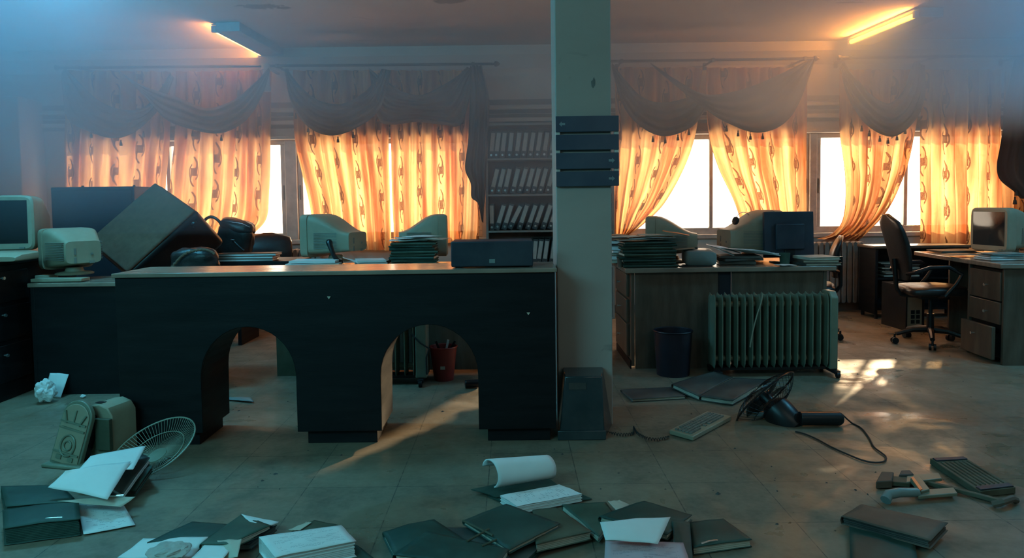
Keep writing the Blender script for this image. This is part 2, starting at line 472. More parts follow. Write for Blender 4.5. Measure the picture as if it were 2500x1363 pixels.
CUR_Y = 7.74
def curtain(label, L, Rr, folds, wid, ph=0, amp=.028, Y=CUR_Y, **k):
    b = MB(); cloth(b, L, Rr, Y, folds, amp, wid, ph=ph, **k)
    o = b.build('curtain', MT['curtain'], smooth=True, auto=180)
    return tag(o, label, 'curtain', 'orange patterned curtains')
curtain('orange patterned curtain in the smoke at the far left end of the windows',
        [(150, 172), (150, 340), (150, 480), (152, 640)], [(415, 175), (416, 320), (404, 470), (398, 620)], 8, 1.9, .3)
curtain('orange patterned curtain behind the black backpack, right edge pulled in at the hem',
        [(425, 175), (424, 330), (412, 480), (405, 600)], [(662, 172), (658, 340), (655, 470), (645, 540), (598, 585)], 8, 1.8, 1.4)
curtain('orange patterned curtain above the monitor seen from behind, left edge swept aside',
        [(716, 172), (718, 330), (736, 420), (758, 520), (768, 606)], [(950, 172), (948, 350), (952, 480), (955, 612)], 8, 1.7, 2.2)
curtain('orange patterned curtain between the swept curtain and the dark hanging drape',
        [(950, 172), (952, 360), (954, 480), (960, 600)], [(1178, 172), (1176, 340), (1175, 480), (1171, 590)], 9, 1.8, 3.1)
curtain('orange patterned curtain tied back hard against the pillar',
        [(1497, 165), (1502, 330), (1500, 440), (1500, 500), (1503, 600)], [(1718, 165), (1702, 315), (1672, 408), (1622, 496), (1566, 550), (1532, 574)], 7, 1.5, 4.0, amp=.022)
curtain('orange patterned curtain right of the tied one, behind the beige monitors',
        [(1722, 165), (1728, 320), (1752, 408), (1790, 490), (1812, 560)], [(1968, 165), (1966, 340), (1966, 470), (1966, 590)], 8, 1.7, 5.3)
curtain('orange patterned curtain gathered into a bundle left of the cabinet',
        [(2050, 170), (2052, 330), (2066, 440), (2062, 530), (2036, 570), (1998, 584)], [(2252, 170), (2236, 310), (2206, 430), (2160, 520), (2092, 588)], 8, 1.5, 6.1)
curtain('orange patterned curtain hanging straight above the right desk',
        [(2256, 170), (2252, 340), (2250, 480), (2250, 608)], [(2452, 170), (2450, 340), (2450, 480), (2450, 618)], 7, 1.5, 7.4)
curtain('narrow orange curtain at the right edge, behind the dark drape',
        [(2452, 175), (2452, 340), (2452, 480), (2452, 620)], [(2560, 175), (2560, 340), (2560, 480), (2560, 620)], 4, .8, 8.4, Y=7.80)

def rod(label, a, b_, fin):
    pa, pb = P(*a, 7.56), P(*b_, 7.56)
    r = thing('curtain_rod', label, 'curtain rod', pa)
    b = MB(); b.cyl((0, 0, 0), pb - pa, .014, 12); b.build('pole', MT['rod'], r, smooth=True)
    for q in fin:
        c = (pb - pa) if q else Vector((0, 0, 0))
        b = MB(); b.lathe([(0, -.03), (.026, -.02), (.03, 0), (.02, .02), (.008, .035), (0, .04)], 14, Matrix.Translation(c) @ Matrix.Rotation(R(90), 4, 'Y')); b.build('finial', MT['rod'], r, smooth=True)
    n = 3
    for i in range(n):
        c = (pb - pa) * ((i + .12) / (n - .76))
        b = MB(); b.box(c + Vector((0, .17, 0)), (.018, .34, .02)); b.box(c + Vector((0, .33, 0)), (.04, .02, .09)); b.box(c, (.03, .04, .04)); b.build('bracket', MT['rod'], r, bevel=.003)
rod('dark curtain rod running over the two left windows', (140, 166), (1212, 156), (0, 1))
rod('dark curtain rod between the pillar and the right mullion', (1490, 150), (1992, 143), (1,))
rod('dark curtain rod over the rightmost window', (2050, 141), (2520, 136), (0,))

SW_Y = 7.50
def tassel(par, px, py, s=1.0):
    c = P(px, py, SW_Y - .02) - par.location
    b = MB(); b.lathe([(0, .0), (.006, -.004), (.008, -.014), (.005, -.02), (.011, -.03), (.015, -.06), (.012, -.064), (0, -.064)], 10, Matrix.Translation(c) @ Matrix.Scale(s, 4))
    b.build('tassel', MT['swag'], par, smooth=True)
def swag(par, top, bot, rows=5, Y=SW_Y, amp=.018, ph=0.0):
    b = MB()
    def fn(u, t):
        a = poly_at(top, u); c = poly_at(bot, u)
        p = P(a[0] + (c[0] - a[0]) * t, a[1] + (c[1] - a[1]) * t, Y)
        fade = min(1, 8 * u, 8 * (1 - u)) * .8 + .2
        p.y = Y + fade * amp * sin(2 * pi * rows * t + ph + 2.5 * nz(u * 2, 0, ph)) - .10 * sin(pi * u) * (.4 + .6 * t) + .02 * nz(u * 6, t * 4, ph)
        return p - par.location
    b.sheet(fn, 44, 36, uvs=lambda u, t: (u * 1.5, t * .6))
    return b.build('swag', MT['swag'], par, smooth=True, auto=180)
v = thing('valance', 'dark double swag valance in the smoke over the far left window', 'valance', P(160, 168, SW_Y))
swag(v, [(158, 166), (205, 212), (250, 250), (310, 270), (360, 262), (392, 222), (415, 178)], [(150, 178), (170, 285), (225, 322), (295, 340), (352, 318), (400, 262), (425, 190)], 4)
swag(v, [(288, 172), (340, 205), (395, 226), (440, 240), (505, 264), (570, 245), (625, 198), (655, 165)], [(300, 180), (360, 238), (405, 288), (455, 312), (540, 328), (600, 300), (640, 240), (660, 172)], 4, SW_Y - .05, ph=2)
for q in ((222, 322), (295, 341), (350, 320), (470, 318), (540, 329)): tassel(v, *q)
v = thing('valance', 'dark sagging valance with crumpled right half over the second window', 'valance', P(700, 168, SW_Y))
swag(v, [(700, 168), (735, 212), (780, 246), (835, 255), (885, 232), (915, 200), (932, 168)], [(698, 185), (712, 250), (755, 310), (810, 333), (870, 318), (930, 270), (955, 172)], 4)
swag(v, [(900, 166), (940, 195), (985, 225), (1030, 232), (1075, 212), (1110, 190), (1140, 163)], [(905, 190), (925, 290), (960, 306), (1020, 300), (1080, 306), (1130, 300), (1160, 172)], 5, SW_Y + .04, amp=.03, ph=1)
b = MB()
cloth(b, [(1148, 160), (1146, 250), (1142, 340), (1134, 410), (1148, 448), (1150, 482), (1166, 497), (1176, 540)], [(1176, 160), (1194, 240), (1192, 330), (1188, 420), (1186, 460), (1184, 490), (1182, 505), (1180, 545)], SW_Y - .03, 3, .02, .5, nv=60, nu=40)
for i in range(len(b.v)): b.v[i] = b.v[i] - v.location
b.build('jabot', MT['swag'], v, smooth=True, auto=180)
for q in ((722, 275), (752, 308), (825, 333), (862, 322)): tassel(v, *q)
v = thing('valance', 'dark double swag valance beside the pillar with tassels', 'valance', P(1500, 150, SW_Y))
swag(v, [(1494, 152), (1530, 200), (1570, 240), (1620, 252), (1680, 238), (1702, 228)], [(1494, 170), (1520, 262), (1565, 315), (1620, 335), (1685, 312), (1722, 268)], 4)
swag(v, [(1585, 152), (1640, 188), (1700, 224), (1745, 232), (1820, 216), (1885, 190), (1975, 146)], [(1600, 168), (1665, 225), (1705, 258), (1765, 300), (1850, 326), (1930, 282), (1990, 148)], 4, SW_Y - .05, ph=2)
for q in ((1594, 332), (1624, 335), (1655, 328), (1682, 315), (1774, 306), (1802, 318), (1832, 326), (1862, 325)): tassel(v, *q)
v = thing('valance', 'dark V-shaped swag valance with tassels over the rightmost window', 'valance', P(2052, 152, SW_Y))
swag(v, [(2060, 150), (2085, 185), (2120, 228), (2162, 254), (2195, 228), (2215, 185), (2232, 150)], [(2050, 165), (2068, 245), (2108, 308), (2168, 336), (2222, 295), (2252, 225), (2258, 160)], 4)
for q in ((2104, 306), (2122, 318), (2148, 331), (2168, 336), (2190, 328), (2210, 312)): tassel(v, *q)
b = MB()
cloth(b, [(2478, 142), (2455, 250), (2446, 340), (2434, 400), (2442, 440), (2475, 468), (2494, 485)], [(2560, 142), (2575, 250), (2580, 340), (2580, 400), (2580, 440), (2580, 470), (2580, 490)], SW_Y - .03, 3, .03, .8, nv=50, nu=50)
for i in range(len(b.v)): b.v[i] = b.v[i] - v.location
b.build('jabot', MT['swag'], v, smooth=True, auto=180)
tassel(v, 2478, 480, 1.3); tassel(v, 2482, 460, 1.2)
# ================================================================ materials of the things
MT['beige'] = M('aged_beige_plastic', (.34, .29, .20), .5, 0, .12, 6, .4, .05, dust=.15)
MT['beige_dark'] = M('dull_beige_plastic', (.20, .20, .17), .6)  # duller beige of vent bars, sockets, buttons and keys
MT['screen'] = M('picture_tube_glass', (.02, .022, .024), .08, 0, .1, 3, .6, 0)
MT['black'] = M('black_plastic', (.010, .010, .012), .35, 0, .3, 8, .4, .05, dust=.03)
MT['leather'] = M('black_leatherette', (.020, .018, .018), .36, 0, .3, 14, .45, .3, dust=.02)
MT['rubber'] = M('black_rubber', (.02, .02, .02), .7)
MT['cream'] = M('heater_cream_paint', (.20, .22, .155), .45, .1, .15, 7, .5, .1, dust=.25)
MT['paper'] = M('paper', (.80, .80, .77), .8, 0, .05, 5, .2, .05)
MT['paper_old'] = M('aged_paper', (.55, .50, .40), .85, 0, .15, 9, .2, .1)
MT['green'] = M('green_card', (.024, .062, .048), .6, 0, .3, 5, .35, .1, dust=.12)
MT['green2'] = M('dull_green_card', (.045, .085, .058), .6, 0, .3, 5, .35, .1, dust=.18)
MT['olive'] = M('olive_card', (.085, .088, .055), .65, 0, .25, 5, .3, .1, dust=.2)
MT['grey_card'] = M('grey_card', (.065, .062, .055), .6, 0, .25, 5, .35, .1, dust=.25)
MT['brown_card'] = M('brown_card', (.115, .085, .062), .65, 0, .25, 5, .3, .1, dust=.25)
MT['steel'] = M('bright_steel', (.7, .7, .68), .25, .9)
MT['blue_sign'] = M('sign_blue', (.045, .065, .10), .35, 0, .12, 4, .4, .05, dust=.12)
MT['sign_arrow'] = M('sign_arrow_white', (.24, .27, .28), .6)
MT['red'] = M('red_plastic', (.26, .022, .018), .45)
MT['bin'] = M('dark_violet_plastic', (.016, .014, .026), .5)
MT['orange'] = M('orange_reflective', (1.0, .20, .06), .3)
MT['orange_paper'] = M('orange_paper', (.75, .24, .09), .8)
MT['pink'] = M('pink_form_paper', (.62, .42, .44), .85, 0, .06)
MT['teal'] = M('pale_teal_plastic', (.21, .27, .26), .45, 0, .1)
MT['tan_cloth'] = M('brown_fabric', (.15, .095, .065), .9, 0, .15, 20, .2, .3)
MT['navy'] = M('dark_navy_board', (.022, .030, .045), .5, 0, .2, 5, .4, .1, dust=.1)
MT['smoked'] = M('smoked_plastic', (.03, .045, .05), .18, 0, .2, 4, .6, .05, dust=.1)
MT['rad'] = M('wall_radiator_paint', (.30, .24, .20), .5, .1)
def printed(name, base=(.80, .80, .77), ink=(.10, .11, .13), sx=6, sy=90):
    m, nt, out = newmat(name)
    t = nt.nodes.new('ShaderNodeUVMap'); t.uv_map = 'UVMap'
    s = nt.nodes.new('ShaderNodeSeparateXYZ'); nt.links.new(t.outputs[0], s.inputs[0])
    x, y = E(nt, s.outputs['X']), E(nt, s.outputs['Y'])
    row = (y * 26.0).f('FLOOR'); fr = (y * 26.0).f('FRACT')
    cv = nt.nodes.new('ShaderNodeCombineXYZ'); nt.links.new((x * 3.0).s, cv.inputs[0]); nt.links.new((row * 7.3).s, cv.inputs[1])
    g = tnoise(nt, 1.6, 0, .5, cv.outputs[0]).gt(.56)
    cw = nt.nodes.new('ShaderNodeCombineXYZ'); nt.links.new((x * 60.0).s, cw.inputs[0]); nt.links.new((row * 3.1).s, cw.inputs[1])
    w = tnoise(nt, 1.0, 1, .5, cw.outputs[0]).gt(.44)
    inside = x.gt(.1) * x.lt(.9) * y.gt(.08) * y.lt(.92)
    ln = fr.gt(.35) * fr.lt(.6) * g * w * inside
    n = tnoise(nt, 3, 3, .5, t.outputs[0])
    c = mixc(nt, n.rng(.3, .7), base, tuple(q * .9 for q in base))
    bsdf(nt, out, mixc(nt, ln * .7, c, ink), .85, 0, n, .1, .2)
    return m
MT['printed'] = printed('printed_page')
MT['pink_form'] = printed('pink_printed_form', (.62, .44, .46), (.06, .05, .08))

def ring4(hw, hh, e=4.0, n=28, cx=0, cz=0):
    o = []
    for i in range(n):
        a = 2 * pi * i / n; c, s_ = cos(a), sin(a)
        o.append((cx + hw * abs(c) ** (2 / e) * (1 if c > 0 else -1), cz + hh * abs(s_) ** (2 / e) * (1 if s_ > 0 else -1)))
    return o
def loft(b, secs, M4=None, n=28):                   # sections (y, cx, cz, hw, hh, e)
    vs = []; fs = []
    for (y, cx, cz, hw, hh, e) in secs:
        vs += [(x, y, z) for x, z in ring4(hw, hh, e, n, cx, cz)]
    for k in range(len(secs) - 1):
        for i in range(n):
            j = (i + 1) % n
            fs.append((k * n + i, k * n + j, (k + 1) * n + j, (k + 1) * n + i))
    fs.append(tuple(range(n))); fs.append(tuple((len(secs) - 1) * n + i for i in range(n - 1, -1, -1)))
    return b.add(vs, fs, M4)

# ================================================================ reception counter
CY = 3.66
def cx(px): return P(px, 900, CY).x
L0, L1, L2, L3, L4, L5 = [cx(v) for v in (289, 490, 722, 929, 1167, 1357)]
def arch(x0, x1, zs=.36, rise=.262, n=18):
    c, h = (x0 + x1) / 2, (x1 - x0) / 2
    return [(c - h * cos(pi * i / n), zs + rise * sin(pi * i / n)) for i in range(n + 1)]
cn = thing('reception_counter', 'long black reception counter with two arched openings, left of the pillar', 'counter', ((L0 + L5) / 2, CY + .19, 0))
ox, oy = cn.location.x, cn.location.y
zb = .07; HT = .885
def counter_body(ins):
    p = [(L0 + ins, zb)]
    p += [(L0 + ins, HT), (L5 - ins, HT), (L5 - ins, zb), (L4 + ins, zb)]
    p += [(x, z) for x, z in reversed(arch(L3, L4))]
    p += [(L3 - ins, zb), (L2 + ins, zb)]
    p += [(x, z) for x, z in reversed(arch(L1, L2))]
    p += [(L1 - ins, zb)]
    return [(x - ox, z) for x, z in p]
b = MB(); b.prism(counter_body(0), CY - oy, CY + .02 - oy); b.build('front_panel', MT['black_wood'], cn, bevel=.003)
b = MB(); b.prism(counter_body(.004), CY + .021 - oy, CY + .36 - oy); b.build('counter_body', MT['black_wood'], cn)
b = MB(); b.b2((L0 - .01 - ox, CY - .015 - oy, HT), (L5 + .01 - ox, CY + .385 - oy, HT + .022)); b.build('worktop', MT['top_wood'], cn, bevel=.004)
for (a, c) in ((L0, L1), (L2, L3), (L4, L5)):
    b = MB(); b.b2((a + .045 - ox, CY + .03 - oy, 0), (c - .03 - ox, CY + .33 - oy, zb)); b.build('plinth', MT['black_wood'], cn, bevel=.003)
for q in ((803, 727), (1290, 766)):
    w = P(q[0], q[1], CY - .004); b = MB(); b.prism([(-.009, .006), (.009, .006), (0, -.008)], -.002, .002, 'y', Matrix.Translation(w - cn.location)); b.build('chip', MT['paper_old'], cn)

# low black box on the right end
def bxl(px0, px1, Y, z0, z1): return P(px0, 640, Y).x, P(px1, 640, Y).x
x0, x1 = bxl(1101, 1302, 3.70, 0, 0)
bb = thing('equipment_box', 'low black box with a small pale label on the right end of the counter', 'box', ((x0 + x1) / 2, 3.83, HT + .022))
b = MB(); b.box((0, 0, .072), (x1 - x0, .24, .132)); b.build('case', MT['navy'], bb, bevel=.006)
b = MB(); b.box((.0, -.122, .035), (.03, .003, .02)); b.build('label_plate', MT['teal'], bb)
for s_ in (-1, 1):
    b = MB(); b.box((s_ * (x1 - x0) * .42, 0, .003), (.03, .18, .006)); b.build('foot', MT['rubber'], bb)

# ================================================================ desks
def desk(name, label, x0, y0, w, d, h, matp, matt, rotz=0, overhang=.03, ped='', front='-y', legs=None, hollow=True, topth=.035, span=None):
    t = thing(name, label, 'desk', (x0, y0, 0), (0, 0, rotz))
    b = MB(); b.b2((-overhang, -overhang, h - topth), (w + overhang, d + .01, h)); b.build('worktop', matt, t, bevel=.005)
    b = MB(); b.b2((0, 0, .02), (.025, d - .02, h - topth)); b.build('side_panel', matp, t, bevel=.002)
    b = MB(); b.b2((w - .025, 0, .02), (w, d - .02, h - topth)); b.build('side_panel', matp, t, bevel=.002)
    return t
def drawer_front(par, c, sx, sy, sz, mat, knob=None, out=(0, -1, 0)):
    b = MB(); b.box((0, 0, 0), (sx, sy, sz)); d = b.build('drawer', mat, par, bevel=.004, loc=c)
    if knob is not None:
        o = Vector(out); b = MB(); b.cyl(Vector(knob), Vector(knob) + o * .018, .005, 10); b.cyl(Vector(knob) + o * .018, Vector(knob) + o * .028, .011, 12)
        b.build('knob', MT['steel'], d, smooth=True)
    return d

# desk right of the pillar
D1 = 5.22; dx0 = P(1543, 800, D1).x; dw = P(2022, 800, D1).x - dx0
d1 = desk('office_desk', 'brown office desk piled with files and monitors, right of the pillar', dx0, D1 + .03, dw, .74, .75, MT['brown_wood'], MT['top_wood'], overhang=.05)
gx0, gx1 = P(1756, 800, D1).x - dx0, P(1790, 800, D1).x - dx0
b = MB(); b.b2((.03, 0, .0), (gx0, .02, .715)); b.build('back_panel', MT['brown_wood'], d1, bevel=.002)
b = MB(); b.b2((gx0, .03, .0), (gx1, .045, .715)); b.build('back_panel', MT['navy'], d1, bevel=.002)  # dark board stands in for the shade in the gap between panels
b = MB(); b.b2((gx1, 0, .0), (dw - .03, .02, .715)); b.build('back_panel', MT['brown_wood'], d1, bevel=.002)
b = MB(); b.b2((-.01, .0, .0), (.0, .70, .06)); b.build('kickboard', MT['black_wood'], d1)
for i, (z, hh) in enumerate(((.61, .17), (.42, .17), (.20, .24))):
    drawer_front(d1, (-.012, .36, z), .022, .56, hh, MT['brown_wood'], (-.011, 0, 0), (-1, 0, 0))

# dark desk with a pale top, left, behind the end of the counter
DLY = 4.73; lx0 = P(78, 800, DLY).x
d2 = desk('office_desk', 'low dark desk with a pale top behind the left end of the counter', lx0, DLY, 1.12, .42, .75, MT['black_wood'], MT['top_wood'], overhang=.012, topth=.028)
b = MB(); b.b2((.025, .0, .0), (1.095, .02, .722)); b.build('front_panel', MT['black_wood'], d2, bevel=.002)

# cabinet at the far left edge
cA = thing('drawer_cabinet', 'dark drawer cabinet cut by the left edge, loaded with old monitors', 'cabinet', (-3.69, 4.36, 0))
b = MB(); b.b2((-.40, 0, 0), (.39, 1.05, .88)); b.build('cabinet_body', MT['black_wood'], cA, bevel=.004)
b = MB(); b.b2((-.42, -.015, .88), (.40, 1.06, .905)); b.build('worktop', MT['black_wood'], cA, bevel=.004)
for i, (z, hh) in enumerate(((.74, .20), (.50, .22), (.24, .24))):
    drawer_front(cA, (.02, -.011, z), .78, .02, hh, MT['black_wood'], (.26, -.01, 0))
    drawer_front(cA, (.395, .27, z), .012, .44, hh, MT['black_wood'], (.01, -.05, .06), (1, 0, 0))

# desk behind the counter (seen through both arches)
D3 = 5.17; mx0, mx1 = P(676, 880, D3).x, -.16
d3 = desk('office_desk', 'olive sided desk with two beige monitors behind the counter', mx0, D3, mx1 - mx0, .80, .755, MT['olive'], MT['top_wood'])
b = MB(); b.b2((.025, .0, .03), (mx1 - mx0 - .025, .02, .72)); b.build('back_panel', MT['brown_wood'], d3, bevel=.002)
b = MB(); b.b2((.0, -.002, .0), (.22, .0, .72)); b.build('side_strip', MT['olive'], d3)
# table under the backpack
d4 = thing('side_table', 'dark table under the backpack near the left window', 'table', (-2.33, 6.55, 0))
b = MB(); b.b2((-.42, -.25, .715), (.42, .25, .75)); b.build('tabletop', MT['black_wood'], d4, bevel=.004)
b = MB(); b.b2((-.40, -.22, 0), (-.37, .22, .715)); b.build('leg_panel', MT['black_wood'], d4)
b = MB(); b.b2((-.12, -.22, 0), (-.09, .22, .715)); b.build('leg_panel', MT['black_wood'], d4)
b = MB(); b.b2((-.37, .18, .30), (-.12, .20, .715)); b.build('modesty_panel', MT['black_wood'], d4)

# right-hand desk with drawers
dc = F(2447, 893)
d5 = thing('office_desk', 'brown desk at the right edge with three drawers and a beige monitor', 'desk', (dc.x, dc.y, 0), (0, 0, R(-4.5)))
b = MB(); b.b2((-.045, -.03, .715), (1.1, 1.28, .75)); b.build('worktop', MT['top_wood'], d5, bevel=.006)
b = MB(); b.b2((0, 0, 0), (1.05, .025, .715)); b.build('end_panel', MT['brown_wood'], d5, bevel=.003)
b = MB(); b.b2((.02, .025, .04), (.62, .45, .70)); b.build('pedestal', MT['black_wood'], d5, bevel=.003)
b = MB(); b.b2((0, .45, .0), (.62, .475, .715)); b.build('pedestal_side', MT['brown_wood'], d5, bevel=.003)
b = MB(); b.b2((.24, 1.22, .0), (1.05, 1.245, .715)); b.build('end_panel', MT['brown_wood'], d5, bevel=.003)
b = MB(); b.b2((.9, .475, .2), (.92, 1.22, .715)); b.build('modesty_panel', MT['brown_wood'], d5, bevel=.003)
drawer_front(d5, (.006, .237, .575), .024, .405, .215, MT['brown_wood'], (-.012, -.04, 0), (-1, 0, 0))
drawer_front(d5, (.006, .237, .375), .024, .405, .165, MT['brown_wood'], (-.012, -.04, 0), (-1, 0, 0))
drawer_front(d5, (-.045, .245, .155), .026, .42, .245, MT['brown_wood'], (-.013, .02, .04), (-1, 0, 0))
b = MB(); b.b2((-.032, .07, .05), (.03, .42, .22)); b.build('drawer_box', MT['black_wood'], d5)

# low open cabinet under the right window
lc = P(2136, 700, 7.26)
cb = thing('low_cabinet', 'low dark open cabinet full of papers under the right window', 'cabinet', (lc.x, 7.26, 0))
W = .95
for (a, c) in (((0, 0, .05), (.03, .34, .72)), ((W - .03, 0, .05), (W, .34, .72))):
    b = MB(); b.b2(a, c); b.build('side_panel', MT['black_wood'], cb, bevel=.003)
b = MB(); b.b2((-.02, -.02, .72), (W + .02, .36, .75)); b.build('worktop', MT['brown_wood'], cb, bevel=.01)
b = MB(); b.b2((.03, .02, .40), (W - .03, .32, .42)); b.build('shelf', MT['black_wood'], cb)
b = MB(); b.b2((.03, .02, .09), (W - .03, .32, .11)); b.build('shelf', MT['black_wood'], cb)
b = MB(); b.b2((.03, .32, .06), (W - .03, .335, .72)); b.build('back_panel', MT['black_wood'], cb)
for x in (.03, W - .03):
    for y in (.03, .31):
        b = MB(); b.cyl((x, y, 0), (x, y, .05), .018, 10); b.build('leg', MT['black'], cb)
def clutter(label, loc, n, w, d, group, mats=('paper_old', 'paper', 'grey_card'), name='paper_bundle', th=.012, rz=0, jit=12):
    z = 0
    for i in range(n):
        ww = w * random.uniform(.8, 1); dd = d * random.uniform(.85, 1); tt = th * random.uniform(.6, 1.4)
        b = MB()
        sd_ = random.random() * 9
        def fn(u, t, ww=ww, dd=dd, sd_=sd_):
            return ((u - .5) * ww, (t - .5) * dd, .0012 * sin(u * 5 + sd_) + .0015 * nz(u * 3, t * 3, sd_))
        b.sheet(fn, 10, 6, uvs=lambda u, t: (u, t))
        o = b.build(name, MT[random.choice(mats)], None, solid=tt, loc=(loc[0] + random.uniform(-.012, .012), loc[1] + random.uniform(-.01, .01), loc[2] + z + tt / 2 + .003))
        o.rotation_euler = (0, 0, R(rz + random.uniform(-jit, jit)))
        tag(o, upw(i, n) + (' upward' if 0 < i < n - 1 else '') + ' of the ' + label if n > 1 else label, 'paper', group)
        z += tt + .0045
    return z
clutter('crumpled old papers on the shelf of the low open cabinet', (lc.x + .31, 7.43, .424), 9, .42, .22, 'papers in the low cabinet', ('paper_old', 'grey_card'), th=.014, jit=5)

# bookcase with box files
bx0, bx1 = P(1186, 500, 7.5).x, P(1500, 500, 7.5).x
bz = [.02, P(1270, 741, 7.5).z, P(1270, 652, 7.5).z, P(1270, 563, 7.5).z, P(1270, 474, 7.5).z, P(1270, 386, 7.5).z]
bk = thing('bookcase', 'tall grey bookcase full of leaning box files between curtain and pillar', 'bookcase', (bx0, 7.5, 0))
MT['shelf'] = M('shelf_laminate', (.26, .23, .20), .6, 0, .15)
BW = bx1 - bx0; BT = P(1270, 306, 7.5).z
for (a, c, nm) in (((0, 0, 0), (.025, .36, BT), 'side_panel'), ((BW - .025, 0, 0), (BW, .36, BT), 'side_panel'), ((-.01, -.01, BT), (BW + .01, .37, BT + .025), 'top_panel'), ((.025, .34, 0), (BW - .025, .352, BT), 'back_panel')):
    b = MB(); b.b2(a, c); b.build(nm, MT['shelf' if nm != 'back_panel' else 'groove'], bk, bevel=.002)
for z in bz[:]:
    b = MB(); b.b2((.025, 0, z - .02), (BW - .025, .34, z)); b.build('shelf', MT['shelf'], bk, bevel=.002)
MT['file_black'] = M('marbled_black_board', (.055, .055, .055), .6, 0, .4, 30)
MT['file_label'] = M('file_spine_label', (.46, .43, .38), .8, 0, .15, 20)
proto = None; prev_x, prev_a = -9, 0
rows = [(5, 0, (1196, 1212, 1229, 1247, 1265, 1282, 1299, 1316, 1333, 1350), (3, 8, 5, 6, 8, 9, 11, 12, 12, 12)),
        (4, 1, (1205, 1223, 1238, 1258, 1276, 1293, 1309, 1326, 1344), (14, 13, 10, 14, 19, 16, 15, 16, 17)),
        (3, 2, (1196, 1220, 1238, 1276, 1297, 1314, 1334, 1351), (0, 14, 18, 20, 21, 22, 19, 18)),
        (2, 3, (1303, 1314, 1330, 1348), (2, 10, 9, 8)), (1, 4, (1330, 1349), (5, 8))]
rowname = ('top shelf', 'second shelf', 'third shelf', 'fourth shelf', 'bottom shelf')
HB = .285
def box_file():
    t = thing('box_file', '', 'box file', (0, 0, 0))
    b = MB(); b.b2((-.028, 0, 0), (.028, .26, HB)); b.build('case', MT['file_black'], t, bevel=.003)
    b = MB(); b.b2((-.020, -.002, .075), (.020, 0, HB - .02)); b.build('spine_label', MT['file_label'], t)
    b = MB(); b.lathe([(.006, -.002), (.012, -.002), (.012, .003), (.006, .003)], 14, Matrix.Translation((0, -.001, .035)) @ Matrix.Rotation(R(90), 4, 'X')); b.build('finger_ring', MT['steel'], t)
    return t
for si, ri, xs, ls in rows:
    for k, (px, ln) in enumerate(zip(xs, ls)):
        zz = bz[si]; X = P(px, 400, 7.56).x; a = R(ln * .35 + (8, 15, 19, 8, 6)[ri] * .65) if ln else 0.0
        lab = '%s black box file from the left on the %s of the bookcase' % (ORD[k - (1 if ri == 2 else 0)], rowname[ri])
        if ri == 2 and k == 0: lab = 'black box file standing upright at the left end of the third bookcase shelf'
        if proto is None: proto = box_file(); o = proto
        else: o = dup(proto)
        Xb = max(X - sin(a) * HB / 2, bx0 + .058, (prev_x + .060 / cos(a) + .28 * (sin(prev_a) - sin(a))) if k and xs[k] - xs[k - 1] < 25 else -9)
        prev_x, prev_a = Xb, a
        o.location = (Xb, 7.56, zz + .028 * sin(a)); o.rotation_euler = (0, a, 0); o['label'] = lab
        o['group'] = 'box files on the %s' % rowname[ri]
o = dup(proto, (P(1243, 500, 7.56).x, 7.56, bz[3] + .016), (0, R(27), 0), 'pale labelled box file slumped low in the gap on the third bookcase shelf'); 
del o['group']
b = MB(); b.b2((-.1, 0, 0), (.1, .2, .03)); o = b.build('paper_bundle', MT['paper'], loc=(P(1270, 560, 7.6).x - .1, 7.57, bz[2] + .003)); tag(o, 'white papers lying flat on the fourth bookcase shelf', 'paper')

# ================================================================ wall radiators
def wall_rad(label, x0, x1):
    t = thing('wall_radiator', label, 'radiator', (x0, 7.80, 0))
    n = int((x1 - x0) / .062)
    p0 = None
    for i in range(n):
        if p0 is None:
            b = MB(); loft(b, [(-.05, 0, .43, .020, .33, 6), (-.044, 0, .43, .026, .336, 6), (.044, 0, .43, .026, .336, 6), (.05, 0, .43, .02, .33, 6)], n=16)
            p0 = b.build('rib', MT['rad'], t, smooth=True)
        else:
            c = p0.copy(); C.objects.link(c); c.parent = t; c.location = (i * .062, 0, 0)
    b = MB(); b.cyl((-.02, 0, .14), (x1 - x0, 0, .14), .018); b.cyl((-.02, 0, .72), (x1 - x0, 0, .72), .018)
    b.cyl((.1, 0, 0), (.1, 0, .12), .012); b.build('pipe', MT['rad'], t, smooth=True)
wall_rad('cast rib radiator under the window right of the desk', P(1890, 650, 7.8).x, P(2118, 650, 7.8).x)
wall_rad('cast rib radiator under the left window mullion', P(655, 650, 7.8).x, P(800, 650, 7.8).x)

